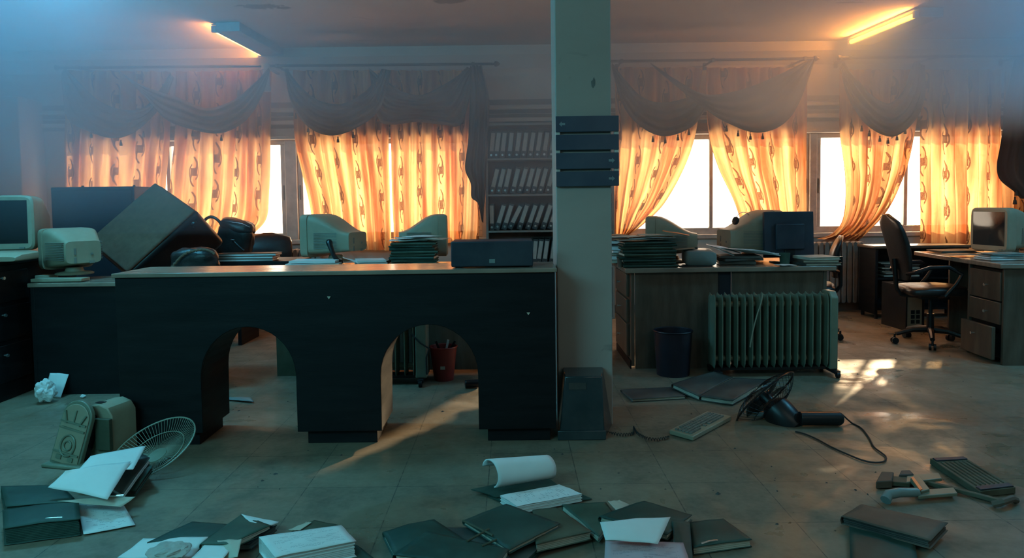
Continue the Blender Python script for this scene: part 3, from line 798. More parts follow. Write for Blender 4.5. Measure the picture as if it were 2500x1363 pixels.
# ================================================================ swivel chairs
def chair(label, loc, rz, backtilt=10, cover='leather', seatz=.46, bw=.42, bh=.50):
    t = thing('office_chair', label, 'chair', loc, (0, 0, rz))
    for k in range(5):
        a = 2 * pi * k / 5 + .3
        d = Vector((cos(a), sin(a), 0))
        b = MB(); b.tube([d * .03 + Vector((0, 0, .125)), d * .14 + Vector((0, 0, .12)), d * .27 + Vector((0, 0, .085))], .024, 8, taper=lambda q: 1.1 - .35 * q); b.build('base_arm', MT['black'], t, smooth=True)
        b = MB(); ax = Vector((-d.y, d.x, 0)); c = d * .28 + Vector((0, 0, .028))
        for s_ in (-1, 1): b.cyl(c + ax * .008 * s_, c + ax * .026 * s_, .027, 14)
        b.cyl(c + Vector((0, 0, .01)), c + Vector((0, 0, .055)), .009, 8); b.build('caster', MT['black'], t, smooth=True)
    b = MB(); b.cyl((0, 0, .10), (0, 0, .26), .028); b.cyl((0, 0, .26), (0, 0, seatz - .06), .016); b.box((0, 0, seatz - .055), (.18, .22, .03)); b.build('gas_column', MT['black'], t, smooth=True)
    b = MB()
    loft(b, [(-.23, 0, seatz, .17, .020, 4), (-.21, 0, seatz + .003, .215, .038, 4), (-.1, 0, seatz + .006, .235, .044, 4), (.1, 0, seatz + .004, .235, .044, 4), (.2, 0, seatz, .215, .038, 4), (.23, 0, seatz, .17, .02, 4)])
    b.build('seat', MT[cover], t, smooth=True, auto=60)
    # backrest: +y side, leaning back
    m4 = Matrix.Translation((0, .22, seatz + .10)) @ Matrix.Rotation(R(-backtilt), 4, 'X')
    b = MB(); vs = []
    secs = []
    n = 24
    for k in range(9):
        q = k / 8; z = bh * q
        w = bw / 2 * (.78 + .30 * sin(pi * min(1, q * .62 + .12))) * (1 if q < .82 else sqrt(max(0.02, 1 - ((q - .82) / .185) ** 2)))
        w *= 1 if q > .1 else (.8 + 2 * q)
        secs.append((z, w, .018 + .022 * sin(pi * min(1, max(.12, q))), .03 * sin(pi * q) - .01))
    for (z, w, th, off) in secs:
        for i in range(n):
            a = 2 * pi * i / n; cc, ss = cos(a), sin(a)
            b.v.append(m4 @ Vector((w * abs(cc) ** .6 * (1 if cc > 0 else -1), -off + th * abs(ss) ** .8 * (1 if ss > 0 else -1), z)))
    for k in range(8):
        for i in range(n):
            j = (i + 1) % n; b.f.append((k * n + i, k * n + j, (k + 1) * n + j, (k + 1) * n + i))
    b.f.append(tuple(range(n))); b.f.append(tuple(8 * n + i for i in range(n)))
    b.build('backrest', MT[cover], t, smooth=True, auto=70)
    b = MB(); b.tube([(0, .05, seatz - .05), (0, .24, seatz - .04), (0, .275, seatz + .02), m4 @ Vector((0, .03, .18))], .02, 8); b.build('back_bracket', MT['black'], t, smooth=True)
    for s_ in (-1, 1):
        x = .27 * s_
        b = MB(); b.tube([(x * .75, .02, seatz - .035), (x, .0, seatz - .02), (x * 1.02, -.08, seatz + .08), (x, -.12, seatz + .16), (x, -.02, seatz + .215), (x, .12, seatz + .21), (x * .92, .22, seatz + .17), m4 @ Vector((x * .62, .02, .06))], .017, 8); b.build('armrest', MT['black'], t, smooth=True)
    return t
chair('black office chair with curved arms in front of the right desk', (3.52, 6.0, 0), R(82), 14, bh=.56)
chair('black office chair tucked behind the right end of the desk, mostly hidden', (2.60, 6.32, 0), R(-112), 8, bh=.36)
chair('dark office chair behind the table under the left window mullion', (P(655, 800, 7.2).x, 7.22, 0), R(14), 6, bh=.40, bw=.44)

# ================================================================ pillar signs
sg = thing('directional_sign', 'dark blue wayfinding sign of four blank strips with arrows on the pillar', 'sign', P(1434, 370, PYF))
sl, sr = P(1357, 370, PYF - .03).x - sg.location.x, P(1511, 370, PYF - .03).x - sg.location.x
YF = -.03
def arrow(d):
    return [(-.017 * d, 0), (-.002 * d, .014), (-.002 * d, .006), (.016 * d, .006), (.016 * d, -.006), (-.002 * d, -.006), (-.002 * d, -.014)]
for i, (y0, y1) in enumerate(((285, 323), (330, 367), (374, 413), (419, 455))):
    z0 = P(1434, y1, PYF).z - sg.location.z; z1 = P(1434, y0, PYF).z - sg.location.z
    b = MB(); b.b2((sl, YF - .004, z0), (sr, YF + .004, z1)); s1 = b.build('sign_panel', MT['blue_sign'], sg, bevel=.002)
    if i in (0, 2, 3):
        xa = sl + .035 if i == 0 else sr - .04
        b = MB(); b.prism(arrow(1 if i == 0 else -1), -.001, .001, 'y', Matrix.Translation((xa, YF - .0055, (z0 + z1) / 2))); b.build('arrow', MT['sign_arrow'], s1)
zt, zb_ = P(1434, 285, PYF).z - sg.location.z, P(1434, 455, PYF).z - sg.location.z
for x in (sl + .012, sr - .012):
    b = MB(); b.b2((x - .012, YF + .004, zb_), (x + .012, -.002, zt)); b.build('mounting_strip', MT['frame'], sg, bevel=.002)

# ================================================================ ceiling lamps
def emis(name, col, st):
    m, nt, out = newmat(name); e = nt.nodes.new('ShaderNodeEmission'); e.inputs[0].default_value = (*col, 1); e.inputs[1].default_value = st
    nt.links.new(e.outputs[0], out.inputs[0]); return m
MT['tube_a'] = emis('orange_tube_glow', (1.0, .42, .12), 14)
MT['tube_b'] = emis('yellow_tube_glow', (1.0, .55, .05), 16)
MT['lampbody'] = M('lamp_housing_paint', (.42, .46, .48), .5)
def tube_lamp(label, a, c, tube, en, col):
    a, c = Vector(a), Vector(c); L = (c - a).length
    ang = atan2(-(c.x - a.x), c.y - a.y)
    t = thing('ceiling_lamp', label, 'lamp', (a.x, a.y, CZ), (0, 0, ang))
    b = MB(); b.b2((.02, -.04, -.085), (.24, L + .04, 0)); b.build('housing', MT['lampbody'], t, bevel=.006)
    b = MB(); b.prism([(-.03, -.012), (.02, -.012), (.02, -.085), (.012, -.085), (.012, -.02), (-.03, -.02)], -.03, L + .03, 'y')
    b.build('reflector', MT['lampbody'], t, bevel=.002)
    b = MB(); b.cyl((-.008, 0, -.062), (-.008, L, -.062), .019, 16); b.build('tube', MT[tube], t, smooth=True)
    for y in (-.02, L + .02):
        b = MB(); b.box((-.006, y, -.058), (.045, .035, .06)); b.build('socket', MT['lampbody'], t, bevel=.004)
    l = lamp('tube_light', 'AREA', (-.03, L / 2, -.06), en, col, shape='RECTANGLE', size=.03, size_y=L)
    l.rotation_euler = (0, R(96), 0); l.parent = t
    return t
tube_lamp('ceiling tube lamp glowing orange, upper left', F(527, 76, 2.86), F(636, 133, 2.86), 'tube_a', 13, (1, .33, .08))
tube_lamp('ceiling tube lamp glowing yellow, upper right', F(2234, 40, 2.86), F(2080, 104, 2.86), 'tube_b', 40, (1, .34, .06))
# small ribbed wall lamp
wlp = thing('wall_lamp', 'small pale ribbed wall lamp beside the curtain below the left ceiling lamp', 'lamp', P(650, 190, 7.50))
for nm, z0, z1, r in (('cap', .085, .14, .045), ('diffuser', -.09, .085, .036), ('base', -.14, -.09, .045)):
    b = MB(); pr = []
    k = int((z1 - z0) / .012)
    for i in range(k + 1):
        z = z0 + (z1 - z0) * i / k; pr += [(r if i % 2 else r * .93, z)]
    b.lathe([(0, z0)] + pr + [(0, z1)], 18); b.build(nm, MT['frame'], wlp, smooth=True)
b = MB(); b.b2((-.012, .02, .10), (.012, .40, .12)); b.build('wall_arm', MT['frame'], wlp)
# ================================================================ monitors
def crt(label, loc, rz, w=.36, h=.33, d=.38, curve=True, tilt=(0, 0), mat='beige', stand=True, vents='side', roll=0, group=None):
    """front faces local -y; origin under the foot"""
    t = thing('crt_monitor', label, 'monitor', loc, (R(tilt[0]), R(roll), rz), group)
    zb = .035 if stand else 0.0
    b = MB(); b2 = MB()
    loft(b, [(-d / 2, 0, zb + h / 2, w / 2 - .012, h / 2 - .012, 9), (-d / 2 + .012, 0, zb + h / 2, w / 2, h / 2, 9), (-d / 2 + .075, 0, zb + h / 2, w / 2, h / 2, 9)], n=36)
    b.build('bezel', MT[mat], t, smooth=True, auto=30)
    secs = []
    for k in range(9):
        q = k / 8; y = -d / 2 + .076 + q * (d - .08)
        if curve: top = h * (1 - .42 * (q * q * (3 - 2 * q))) ; bot = .02 + .03 * q
        else: top = h * (1 - .30 * max(0, (q - .35) / .65)); bot = .01 + .04 * q
        hw = w / 2 * (.97 - .30 * (q ** 1.3 if curve else max(0, (q - .3) / .7)))
        secs.append((y, 0, zb + (top + bot) / 2, hw, (top - bot) / 2, 7))
    loft(b2, secs, n=36); hs = b2.build('back_shell', MT[mat], t, smooth=True, auto=30)
    b = MB()
    def fn(u, v): return ((u - .5) * (w - .075), -d / 2 - .004 - .006 * (1 - (2 * u - 1) ** 2) * (1 - (2 * v - 1) ** 2) + .003, zb + h / 2 + .008 + (v - .5) * (h - .085))
    b.sheet(fn, 8, 8); b.build('screen', MT['screen'], t, smooth=True)
    b = MB(); b.b2((w * .28, -d / 2 - .006, zb + .014), (w * .36, -d / 2 + .004, zb + .026)); b.build('power_button', MT['beige_dark'], t)
    # vents
    b = MB()
    for k in range(11):
        z = zb + .075 + k * .0115
        for s_ in (-1, 1):
            x = s_ * w / 2 * .90
            if vents == 'side': b.box((s_ * w * .415, -d / 2 + .225, z), (.018, .19, .0045), (0, 0, s_ * R(11)))
    if b.v: b.build('vents', MT['beige_dark'], t)
    # rear sockets
    y = d / 2 - .003
    for nm, c, dd in (('power_socket', (-.05, y, zb + .055), (.032, .008, .018)), ('video_socket', (-.05, y, zb + .11), (.014, .008, .014)), ('rear_label', (.055, y, zb + .13), (.014, .006, .045)), ('rear_label', (.055, y, zb + .07), (.014, .006, .04))):
        b = MB(); b.box(c, dd); b.build(nm, MT['beige_dark'], t)
    if stand:
        b = MB(); b.lathe([(0, 0), (.115, 0), (.12, .008), (.11, .014), (.06, .022), (.05, .05), (0, .05)], 28); b.build('stand', MT[mat], t, smooth=True, auto=30)
    return t
DZ = .752
def on(px, py, Y, z=DZ):
    p = P(px, py, Y); return (p.x, Y, z)
crt('large old beige monitor with a dark screen at the far left edge', (-3.52, 5.08, .918), R(10), .42, .38, .42, False, tilt=(-1, 0))
crt('small beige monitor seen from behind, on the dark desk by the left edge', (P(176, 620, 4.95).x, 4.97, .785), R(-128), .33, .285, .34, False)
crt('beige monitor seen from the side with slotted vents, above the first arch of the counter', (P(820, 620, 5.62).x, 5.62, .80), R(-112), .36, .335, .42)
crt('beige monitor behind the tall paper stack, above the second arch of the counter', (P(1032, 620, 5.75).x, 5.75, .79), R(100), .36, .33, .38)
crt('beige monitor behind the green file stack, right of the pillar', (P(1640, 620, 5.72).x, 5.72, DZ), R(-103), .36, .33, .40)
crt('large ribbed beige monitor in front of the flat black screen', (P(1830, 620, 5.70).x, 5.74, DZ + .012), R(98), .38, .355, .42)
crt('beige monitor with a reflecting screen on the right-hand desk', (P(2403, 560, 5.95).x + .21, 5.93, DZ), R(-82), .40, .36, .42)

# flat black screen seen from behind
fm = thing('flat_monitor', 'flat black monitor seen from behind on the desk right of the pillar', 'monitor', on(1925, 600, 5.50), (R(-3), 0, R(4)))
s0, s1 = P(1864, 560, 5.5).x - fm.location.x, P(1988, 560, 5.5).x - fm.location.x
b = MB(); b.b2((s0, -.02, .04), (s1, .02, .392)); b.build('screen_case', MT['navy'], fm, bevel=.006)
b = MB(); b.b2((s0 + .08, -.045, .10), (s1 - .08, -.02, .30)); b.build('rear_bulge', MT['navy'], fm, bevel=.01)
b = MB(); b.b2((-.04, -.03, .0), (.04, .01, .10)); b.b2((-.11, -.06, -.0), (.11, .10, .012)); b.build('stand', MT['black'], fm, bevel=.004)

# ================================================================ flat paper things
def bil(q, u, v):
    return q[0] * (1 - u) * (1 - v) + q[1] * u * (1 - v) + q[2] * u * v + q[3] * (1 - u) * v
def wq(quad, z):                                       # pixel quad -> points on level(s) z
    zs = z if isinstance(z, (list, tuple)) else [z] * 4
    return [F(p[0], p[1], zz) for p, zz in zip(quad, zs)]
def page(b, q, th, bulge=0.0, curl=0.0, ph=0.0, nu=12, nv=12):
    def fn(u, v, dz=0):
        p = bil(q, u, v); p = p.copy()
        p.z += bulge * sin(pi * u) * sin(pi * v * .8 + .3) + curl * (abs(2 * u - 1) ** 3 * .6 + abs(2 * v - 1) ** 3 * .4) * (.6 + .4 * sin(ph + 3 * u)) + .0025 * nz(u * 3 + ph, v * 3, ph)
        return p
    b.sheet(fn, nu, nv, uvs=lambda u, v: (u, v))
def org(q): return sum((Vector((p.x, p.y, 0)) for p in q), Vector()) / len(q)
def shift(b, o):
    for i in range(len(b.v)): b.v[i] = b.v[i] - o
def paper(label, quad, z, mat='paper', th=.0015, bulge=.008, curl=.006, ph=1.0, name='paper_sheet', group=None):
    q = wq(quad, z); o = org(q); b = MB(); page(b, q, th, bulge, curl, ph); shift(b, o)
    ob = b.build(name, MT[mat], None, smooth=True, solid=th, loc=o, auto=180)
    return tag(ob, label, 'paper', group)
def folder(label, quad, z, th, mat='green', pages=True, ph=0.0, clip=None, warp=.004, name='file_folder', group=None, top=None, pmat='paper_old'):
    """quad: corners of the top cover as seen (spine edge = first to second); z height(s) of that top"""
    q = wq(quad, z); o = org(q); zs = [p.z for p in q]
    t = thing(name, label, 'folder', (o.x, o.y, 0), (0, 0, 0), group)
    b = MB(); page(b, q, .002, warp, 0, ph); shift(b, o); b.build('top_cover', MT[top or mat], t, smooth=True, solid=.0025, auto=180)
    c = sum(q, Vector()) / 4
    ql = [p - Vector((0, 0, th)) for p in q]
    b = MB(); page(b, ql, .002, 0, 0, ph + 2); shift(b, o); b.build('bottom_cover', MT[mat], t, smooth=True, solid=.0025, auto=180)
    if pages:
        b = MB(); k = .955; n = max(2, int(th / .006))
        for i in range(n):
            h = (i + .5) / n; j = .012 * nz(i * 1.7, ph, 3)
            pq = [c + (p - c) * (k + j) - Vector((0, 0, th * h)) for p in q]
            for p in pq: p.x += j * .5
            vs = [p + Vector((0, 0, th * .38 / n)) for p in pq] + [p - Vector((0, 0, th * .38 / n)) for p in pq]
            b.add([v - o for v in vs], [(0, 1, 2, 3), (7, 6, 5, 4), (0, 4, 5, 1), (1, 5, 6, 2), (2, 6, 7, 3), (3, 7, 4, 0)])
        b.build('pages', MT[pmat], t)
    # spine
    b = MB(); a, e = q[0], q[1]
    out = ((a - q[3]) + (e - q[2])).normalized() * .004
    vs = [a, e, e - Vector((0, 0, th)), a - Vector((0, 0, th))]
    m_ = [((vs[0] + vs[3]) / 2) + out, ((vs[1] + vs[2]) / 2) + out]
    b.add([v - o for v in (vs[0], vs[1], m_[1], m_[0], vs[3], vs[2])], [(0, 1, 2, 3), (3, 2, 5, 4)])
    b.build('spine', MT[mat], t, solid=.002)
    if clip:
        zz = sum(zs) / 4 + .004
        a, e = F(*clip[0], zz), F(*clip[1], zz)
        b = MB(); b.tube([a - o, a.lerp(e, .5) - o + Vector((0, 0, .003)), e - o], .0035, 6); b.build('metal_clip', MT['steel'], t, smooth=True)
    return t

# ---- left foreground
folder('dark green binder at the left edge, the rear one of two', [(2, 1188), (150, 1186), (190, 1226), (14, 1238)], .058, .055, 'green', ph=1, warp=.006, pmat='green')
folder('dark green binder at the left edge with a shiny metal clip', [(6, 1246), (192, 1224), (197, 1268), (8, 1292)], .066, .062, 'green', pmat='green', ph=2, clip=((96, 1270), (152, 1264)), warp=.010)
folder('dark folder under the bent white pages by the fan grille', [(190, 1190), (345, 1120), (372, 1140), (330, 1200)], [.03, .06, .10, .03], .022, 'green', ph=3, pmat='grey_card')
folder('grey binder standing half open beneath the bent white pages', [(250, 1180), (340, 1105), (366, 1118), (300, 1208)], [.07, .12, .12, .06], .02, 'grey_card', ph=4, pmat='paper')
paper('big white page on top of the bent pile beside the fan grille', [(117, 1194), (262, 1221), (319, 1128), (160, 1153)], [.10, .085, .15, .15], bulge=.018, ph=2)
paper('white page below the topmost one, reaching up to the fan grille', [(190, 1150), (325, 1150), (356, 1092), (221, 1115)], [.13, .13, .16, .15], bulge=.012, ph=5)
paper('narrow cream sheet folded across below the bent white pages', [(140, 1226), (295, 1241), (331, 1216), (250, 1214)], [.072, .045, .06, .07], 'paper_old', bulge=.004, ph=6)
paper('white printed page lying flat at the left, with a few dark specks', [(204, 1308), (331, 1284), (302, 1234), (188, 1230)], [.004, .004, .012, .03], 'printed', bulge=.003, ph=7)
b = MB(); a = F(283, 1212, .075); b.tube([a + Vector((-.03, 0, 0)), a, a + Vector((.03, .004, 0))], .005, 8); o = org([a]); shift(b, o)
tag(b.build('binder_ring', MT['steel'], loc=o, smooth=True), 'short bright metal binder bar below the white pages at left', 'binder ring')

# ---- bottom left pile
folder('dark green folder lying behind the loose papers at the bottom left', [(360, 1325), (470, 1274), (566, 1282), (512, 1316)], .03, .02, 'green', ph=8)
folder('dark green folder with an upturned corner, right of the one at the bottom left', [(488, 1330), (589, 1257), (662, 1284), (560, 1330)], [.05, .045, .06, .06], .02, 'green2', ph=9)
folder('thin dark folder leaning under the upturned green folder', [(560, 1330), (642, 1288), (676, 1283), (610, 1330)], [.04, .055, .05, .03], .02, 'black_wood', ph=10, pmat='grey_card')
paper('pale sheet sticking out behind the upturned green folder', [(589, 1258), (610, 1276), (660, 1286), (681, 1277)], [.05, .055, .055, .035], 'paper', bulge=.004, ph=3)
folder('brown tan folder behind the thick printed document', [(700, 1305), (767, 1271), (826, 1283), (790, 1310)], .02, .015, 'olive', ph=11)
paper('pale strip of paper on the brown tan folder', [(704, 1297), (733, 1296), (761, 1277), (748, 1278)], .026, 'paper_old', bulge=.002)
folder('dark green folder under the thick printed document', [(700, 1378), (835, 1322), (872, 1332), (930, 1378)], .016, .013, 'green', ph=12)
folder('thick printed document with a white top page at the bottom left', [(632, 1312), (833, 1283), (870, 1322), (672, 1362)], .075, .055, 'paper', top='printed', ph=13, pmat='paper')
paper('large white sheet at the bottom left edge of the loose papers', [(287, 1366), (467, 1366), (509, 1312), (350, 1319)], [.01, .03, .035, .02], 'paper', bulge=.010, ph=8)
paper('white sheet right of the large one at the bottom left', [(467, 1366), (545, 1366), (570, 1336), (512, 1320)], [.045, .05, .05, .045], 'paper', bulge=.006, ph=9)
paper('cream sheet standing up between the papers and the thick document', [(548, 1368), (580, 1364), (590, 1320), (530, 1322)], [.03, .05, .06, .055], 'paper_old', bulge=.01, ph=4)
def crumple(label, loc, s, mat='paper', flat=.6, seed=1, name='crumpled_paper', cat='paper'):
    bm = bmesh.new(); bmesh.ops.create_icosphere(bm, subdivisions=4, radius=s)
    for v in bm.verts:
        n = v.co.normalized()
        k = 1 + .50 * abs(nz(n.x * 1.6 + seed, n.y * 1.6, n.z * 1.6)) - .16 * abs(nz(n.x * 4 + seed, n.y * 4, n.z * 4 + seed)) + .25 * nz(n.x * 1.1, n.y * 1.1 + seed, n.z)
        v.co = n * s * k; v.co.z *= flat
    mz = min(v.co.z for v in bm.verts)
    for v in bm.verts: v.co.z -= mz
    me = bpy.data.meshes.new(name); bm.to_mesh(me); bm.free(); me.materials.append(MT[mat])
    o = bpy.data.objects.new(name, me); C.objects.link(o); o.location = loc
    return tag(o, label, cat)
crumple('crumpled translucent wrapper on the loose papers at the bottom edge', F(415, 1362, .045), .06, 'file_label', .30, 3, 'crumpled_wrapper', 'wrapper')
crumple('small white scrap ball on the floor against the dark desk front', F(203, 972, 0), .014, 'paper', .7, 5)
crumple('crumpled white paper on the floor at the foot of the dark desk, left', F(112, 984, 0), .052, 'paper', 1.25, 7)
w = F(122, 972, 0)
b = MB(); qd = [Vector((w.x - .05, 4.66, .0)), Vector((w.x + .075, 4.64, .0)), Vector((w.x + .09, 4.715, .14)), Vector((w.x - .035, 4.715, .15))]
page(b, qd, .001, .008, 0, 2); shift(b, Vector((w.x, 4.68, 0)))
tag(b.build('plastic_pouch', MT['paper'], None, smooth=True, solid=.002, loc=(w.x, 4.68, 0)), 'ribbed pale pouch leaning on the dark desk behind the crumpled paper', 'pouch')

# ---- open ring binder, centre
q = wq([(1142, 1197), (1210, 1232), (1270, 1246), (1447, 1219)], .004)
t = thing('open_ring_binder', 'open ring binder with white pages rolled over, on the floor in the centre', 'binder', org(q))
o = t.location.copy()
cov = wq([(1190, 1212), (1262, 1243), (1445, 1219), (1372, 1186)], .006); b = MB(); page(b, cov, .003, 0, 0, 1); shift(b, o); b.build('cover', MT['green'], t, solid=.004)
cov = wq([(1150, 1196), (1212, 1216), (1362, 1186), (1322, 1160)], [.02, .01, .01, .02]); b = MB(); page(b, cov, .003, .012, 0, 1); shift(b, o); b.build('cover', MT['green'], t, solid=.004)
blk = wq([(1221, 1212), (1262, 1239), (1421, 1208), (1365, 1185)], .038)
b = MB(); c = sum(blk, Vector()) / 4
for i in range(5):
    k = 1 - .02 * (i % 2) + .012 * nz(i, 2); pq = [c + (p - c) * k - Vector((0, 0, .006 * i)) for p in blk]
    b.add([v - o for v in ([p for p in pq] + [p - Vector((0, 0, .0045)) for p in pq])], [(0, 1, 2, 3), (7, 6, 5, 4), (0, 4, 5, 1), (1, 5, 6, 2), (2, 6, 7, 3), (3, 7, 4, 0)])
b.build('page_block', MT['paper'], t)
b = MB(); page(b, [p + Vector((0, 0, .003)) for p in blk], .001, .003, 0, 2); shift(b, o); b.build('top_page', MT['printed'], t, solid=.001)
# rolled-over pages: a scroll along the binder
a0, a1 = F(1217, 1207, .03), F(1358, 1181, .03)
back = (F(1185, 1190, 0) - F(1217, 1207, 0)); back.z = 0; back.normalize()
b = MB()
def roll(u, v):
    p = a0.lerp(a1, u); ang = -.35 * pi + v * 1.25 * pi
    r = .048 + .010 * (1 - u)
    return p + back * (r - r * cos(ang) * 1.0) * 1.0 + Vector((0, 0, .012 + r + r * sin(ang) - .0))
b.sheet(roll, 14, 26, uvs=lambda u, v: (u, v)); shift(b, o); b.build('rolled_pages', MT['paper'], t, smooth=True, solid=.006, auto=180)

# ---- folder pile, bottom centre
folder('olive folder under the dark teal one in the pile at the bottom centre', [(1300, 1246), (1358, 1240), (1445, 1298), (1308, 1330)], [.035, .035, .045, .055], .03, 'olive', ph=14)
folder('dark grey card folder low in the pile, left of the centre', [(1078, 1290), (1185, 1290), (1215, 1330), (1120, 1330)], .022, .016, 'grey_card', ph=15)
folder('dark teal folder lying crosswise on top of the bottom centre pile', [(1130, 1272), (1236, 1231), (1368, 1279), (1243, 1344)], [.05, .045, .065, .065], .014, 'green', ph=16)
folder('dark teal folder at the left end of the bottom centre pile', [(934, 1300), (1060, 1269), (1140, 1322), (960, 1352)], [.035, .05, .04, .04], .02, 'green', ph=17, warp=.016)
folder('large dark teal folder at the bottom edge with a pale spine line', [(960, 1356), (1042, 1297), (1243, 1342), (1210, 1385)], [.055, .06, .065, .06], .022, 'green', ph=18)
folder('dark folder beneath the large teal one, right corner at the bottom edge', [(1215, 1362), (1262, 1320), (1330, 1325), (1282, 1372)], .03, .026, 'grey_card', ph=19, pmat='green')
for i, (a, c) in enumerate((((1140, 1322), (1194, 1292)), ((1130, 1272), (1203, 1308)), ((1176, 1334), (1212, 1318)))):
    p, e = F(*a, .068), F(*c, .068); oo = org([p, e]); b = MB(); b.tube([p - oo, e - oo], .004, 6)
    tag(b.build('binding_strip', MT['olive'], loc=oo), ('thin strip poking up at the right of the teal folder', 'thin strip along the lower edge of the crosswise folder', 'short thin strip between the two teal folders')[i], 'strip')
# right half of the pile
folder('dark green folder with a dog-eared paper scrap, behind the pile right of the centre', [(1372, 1233), (1480, 1227), (1502, 1262), (1462, 1311)], [.03, .03, .03, .035], .022, 'green2', ph=20)
paper('torn white scrap of paper behind the dark green folders', [(1484, 1227), (1507, 1250), (1537, 1234), (1512, 1224)], [.036, .036, .02, .03], 'paper_old', bulge=.004)
folder('dark green folder with a bright edge, behind the open file with pink forms', [(1462, 1262), (1573, 1224), (1690, 1258), (1630, 1306)], [.055, .045, .05, .06], .02, 'green', ph=21, warp=.01)
folder('dark green folder at the right end of the pile, with a clip', [(1682, 1277), (1766, 1267), (1836, 1318), (1692, 1338)], .03, .026, 'green', ph=22, clip=((1712, 1328), (1752, 1320)))
folder('dark folder cover standing beside the pink forms', [(1640, 1270), (1684, 1276), (1692, 1372), (1652, 1372)], [.07, .06, .03, .045], .02, 'green', ph=23)
folder('open file of pink printed forms at the bottom edge, pale green cover', [(1478, 1322), (1668, 1326), (1690, 1392), (1474, 1392)], .062, .058, 'green2', ph=24, top='pink_form', pmat='pink')
paper('bent white sheet lying over the pink forms', [(1478, 1322), (1606, 1332), (1637, 1266), (1465, 1278)], [.085, .085, .115, .115], 'paper', bulge=.014, ph=6)

# ---- right foreground folders
folder('dark green folder below the brown one at the bottom right', [(2074, 1285), (2226, 1285), (2242, 1378), (2077, 1378)], .016, .012, 'green', ph=25)
folder('dusty brown document wallet on the floor at the bottom right', [(2054, 1262), (2104, 1232), (2315, 1277), (2272, 1322)], [.045, .045, .055, .05], .028, 'brown_card', ph=26, pmat='grey_card')
# ---- folders by the bin
folder('thin grey folder lying flat between pillar and desk', [(1515, 952), (1650, 945), (1674, 968), (1542, 976)], .018, .014, 'grey_card', ph=27)
q1 = [(1640, 938), (1742, 908), (1789, 922), (1706, 968)]
folder('left half of the open account book in front of the black bin', q1, [.06, .06, .05, .03], .026, 'grey_card', ph=28, pmat='paper_old', warp=.012)
folder('right half of the open account book, under the black fan', [(1708, 968), (1792, 923), (1880, 927), (1788, 979)], [.03, .05, .05, .035], .026, 'grey_card', ph=29, pmat='paper_old', warp=.012)
paper('crumpled pale paper strip on the floor seen through the first arch', [(556, 978), (620, 982), (612, 971), (560, 972)], [.004, .01, .014, .006], 'teal', bulge=.01)

# ================================================================ fans
def wire_dish(b, r, depth, n, wr, M4, r0=.045, bow=1):
    for i in range(n):
        a = 2 * pi * i / n
        b.tube([M4 @ Vector(((r0 + (r - r0) * q) * cos(a), (r0 + (r - r0) * q) * sin(a), depth * (1 - q ** 2.4))) for q in (0, .35, .65, .85, 1)], wr, 4)
def ringpts(r, z, M4, n=40): return [M4 @ Vector((r * cos(2 * pi * i / n), r * sin(2 * pi * i / n), z)) for i in range(n)]
# loose cream grille by the counter
gc = P(372, 1094, 3.40)
gr = thing('fan_grille', 'loose cream wire fan grille leaning against the left end of the counter', 'fan grille', gc)
GM = Euler((R(24), R(-15), 0)).to_matrix().to_4x4() @ Matrix.Rotation(pi, 4, 'X')
MT['cream_wire'] = M('cream_wire', (.34, .38, .30), .5, .1)
b = MB(); wire_dish(b, .205, .05, 78, .0011, GM); b.build('wire_cage', MT['cream_wire'], gr)
b = MB(); b.tube(ringpts(.207, 0, GM, 48), .0038, 6, True); b.build('rim', MT['cream_wire'], gr, smooth=True)
b = MB(); b.tube(ringpts(.14, .029, GM), .0022, 6, True); b.build('middle_ring', MT['cream_wire'], gr, smooth=True)
b = MB(); b.lathe([(.018, .047), (.046, .046), (.048, .052), (.018, .053)], 28, GM); b.build('hub_plate', MT['cream'], gr)
print('GRILLE', min((GM @ Vector((.207 * cos(a / 20), .207 * sin(a / 20), 0))).z for a in range(126)) + gc.z)

# cream appliance housing
ap = F(160, 1138); 
mc = thing('appliance_housing', 'broken cream appliance with a ribbed oval base plate, left foreground', 'appliance', (ap.x, ap.y, 0), (0, 0, R(-14)))
TL = Matrix.Rotation(R(-12), 4, 'X') @ Matrix.Rotation(R(10), 4, 'Y')
def dshape(w, h, r0=0, n=14):
    return [(-w, r0), (w, r0)] + [(w * cos(pi * i / n), h - w * .55 + w * .9 * sin(pi * i / n)) for i in range(n + 1)]
b = MB(); b.prism(dshape(.088, .285), -.012, .012, 'y', TL); b.build('base_plate', MT['cream'], mc, bevel=.004)
b = MB(); b.prism(dshape(.078, .272, .012), -.018, -.012, 'y', TL); pl = b.build('plate_rim', MT['beige'], mc, bevel=.003)
b = MB()
for z in (.205, .175, .06): b.b2((-.075, -.026, z), (.075, -.016, z + .008))
b.tube([(.042 * cos(i * pi / 12), -.022, .10 + .05 * sin(i * pi / 12)) for i in range(24)], .005, 6, True)
b.tube([(.022 * cos(i * pi / 8), -.022, .10 + .022 * sin(i * pi / 8)) for i in range(16)], .004, 6, True)
b.b2((-.003, -.024, .205), (.003, -.016, .27)); b.b2((-.05, -.024, .03), (-.02, -.016, .05)); b.b2((.02, -.024, .03), (.05, -.016, .05)); b.box((.05, -.022, .23), (.008, .01, .06), (0, R(25), 0)); b.box((-.05, -.022, .23), (.008, .01, .06), (0, R(-25), 0))
for i in range(len(b.v)): b.v[i] = TL @ b.v[i]
b.build('rib', MT['cream'], mc)
b = MB(); b.prism([(-.075, 0), (.075, 0), (.075, .215), (.055, .250), (.02, .268), (-.02, .268), (-.055, .25), (-.075, .215)], .015, .06, 'y', TL); b.build('inner_frame', MT['black'], mc, bevel=.004)
SH = Matrix.Translation((.10, .10, 0))
b = MB(); b.prism([(-.075, .0), (.085, .0), (.085, .225), (.06, .262), (.01, .278), (-.04, .27), (-.075, .24)], .0, .16, 'y', SH); b.build('motor_housing', MT['beige'], mc, bevel=.006)
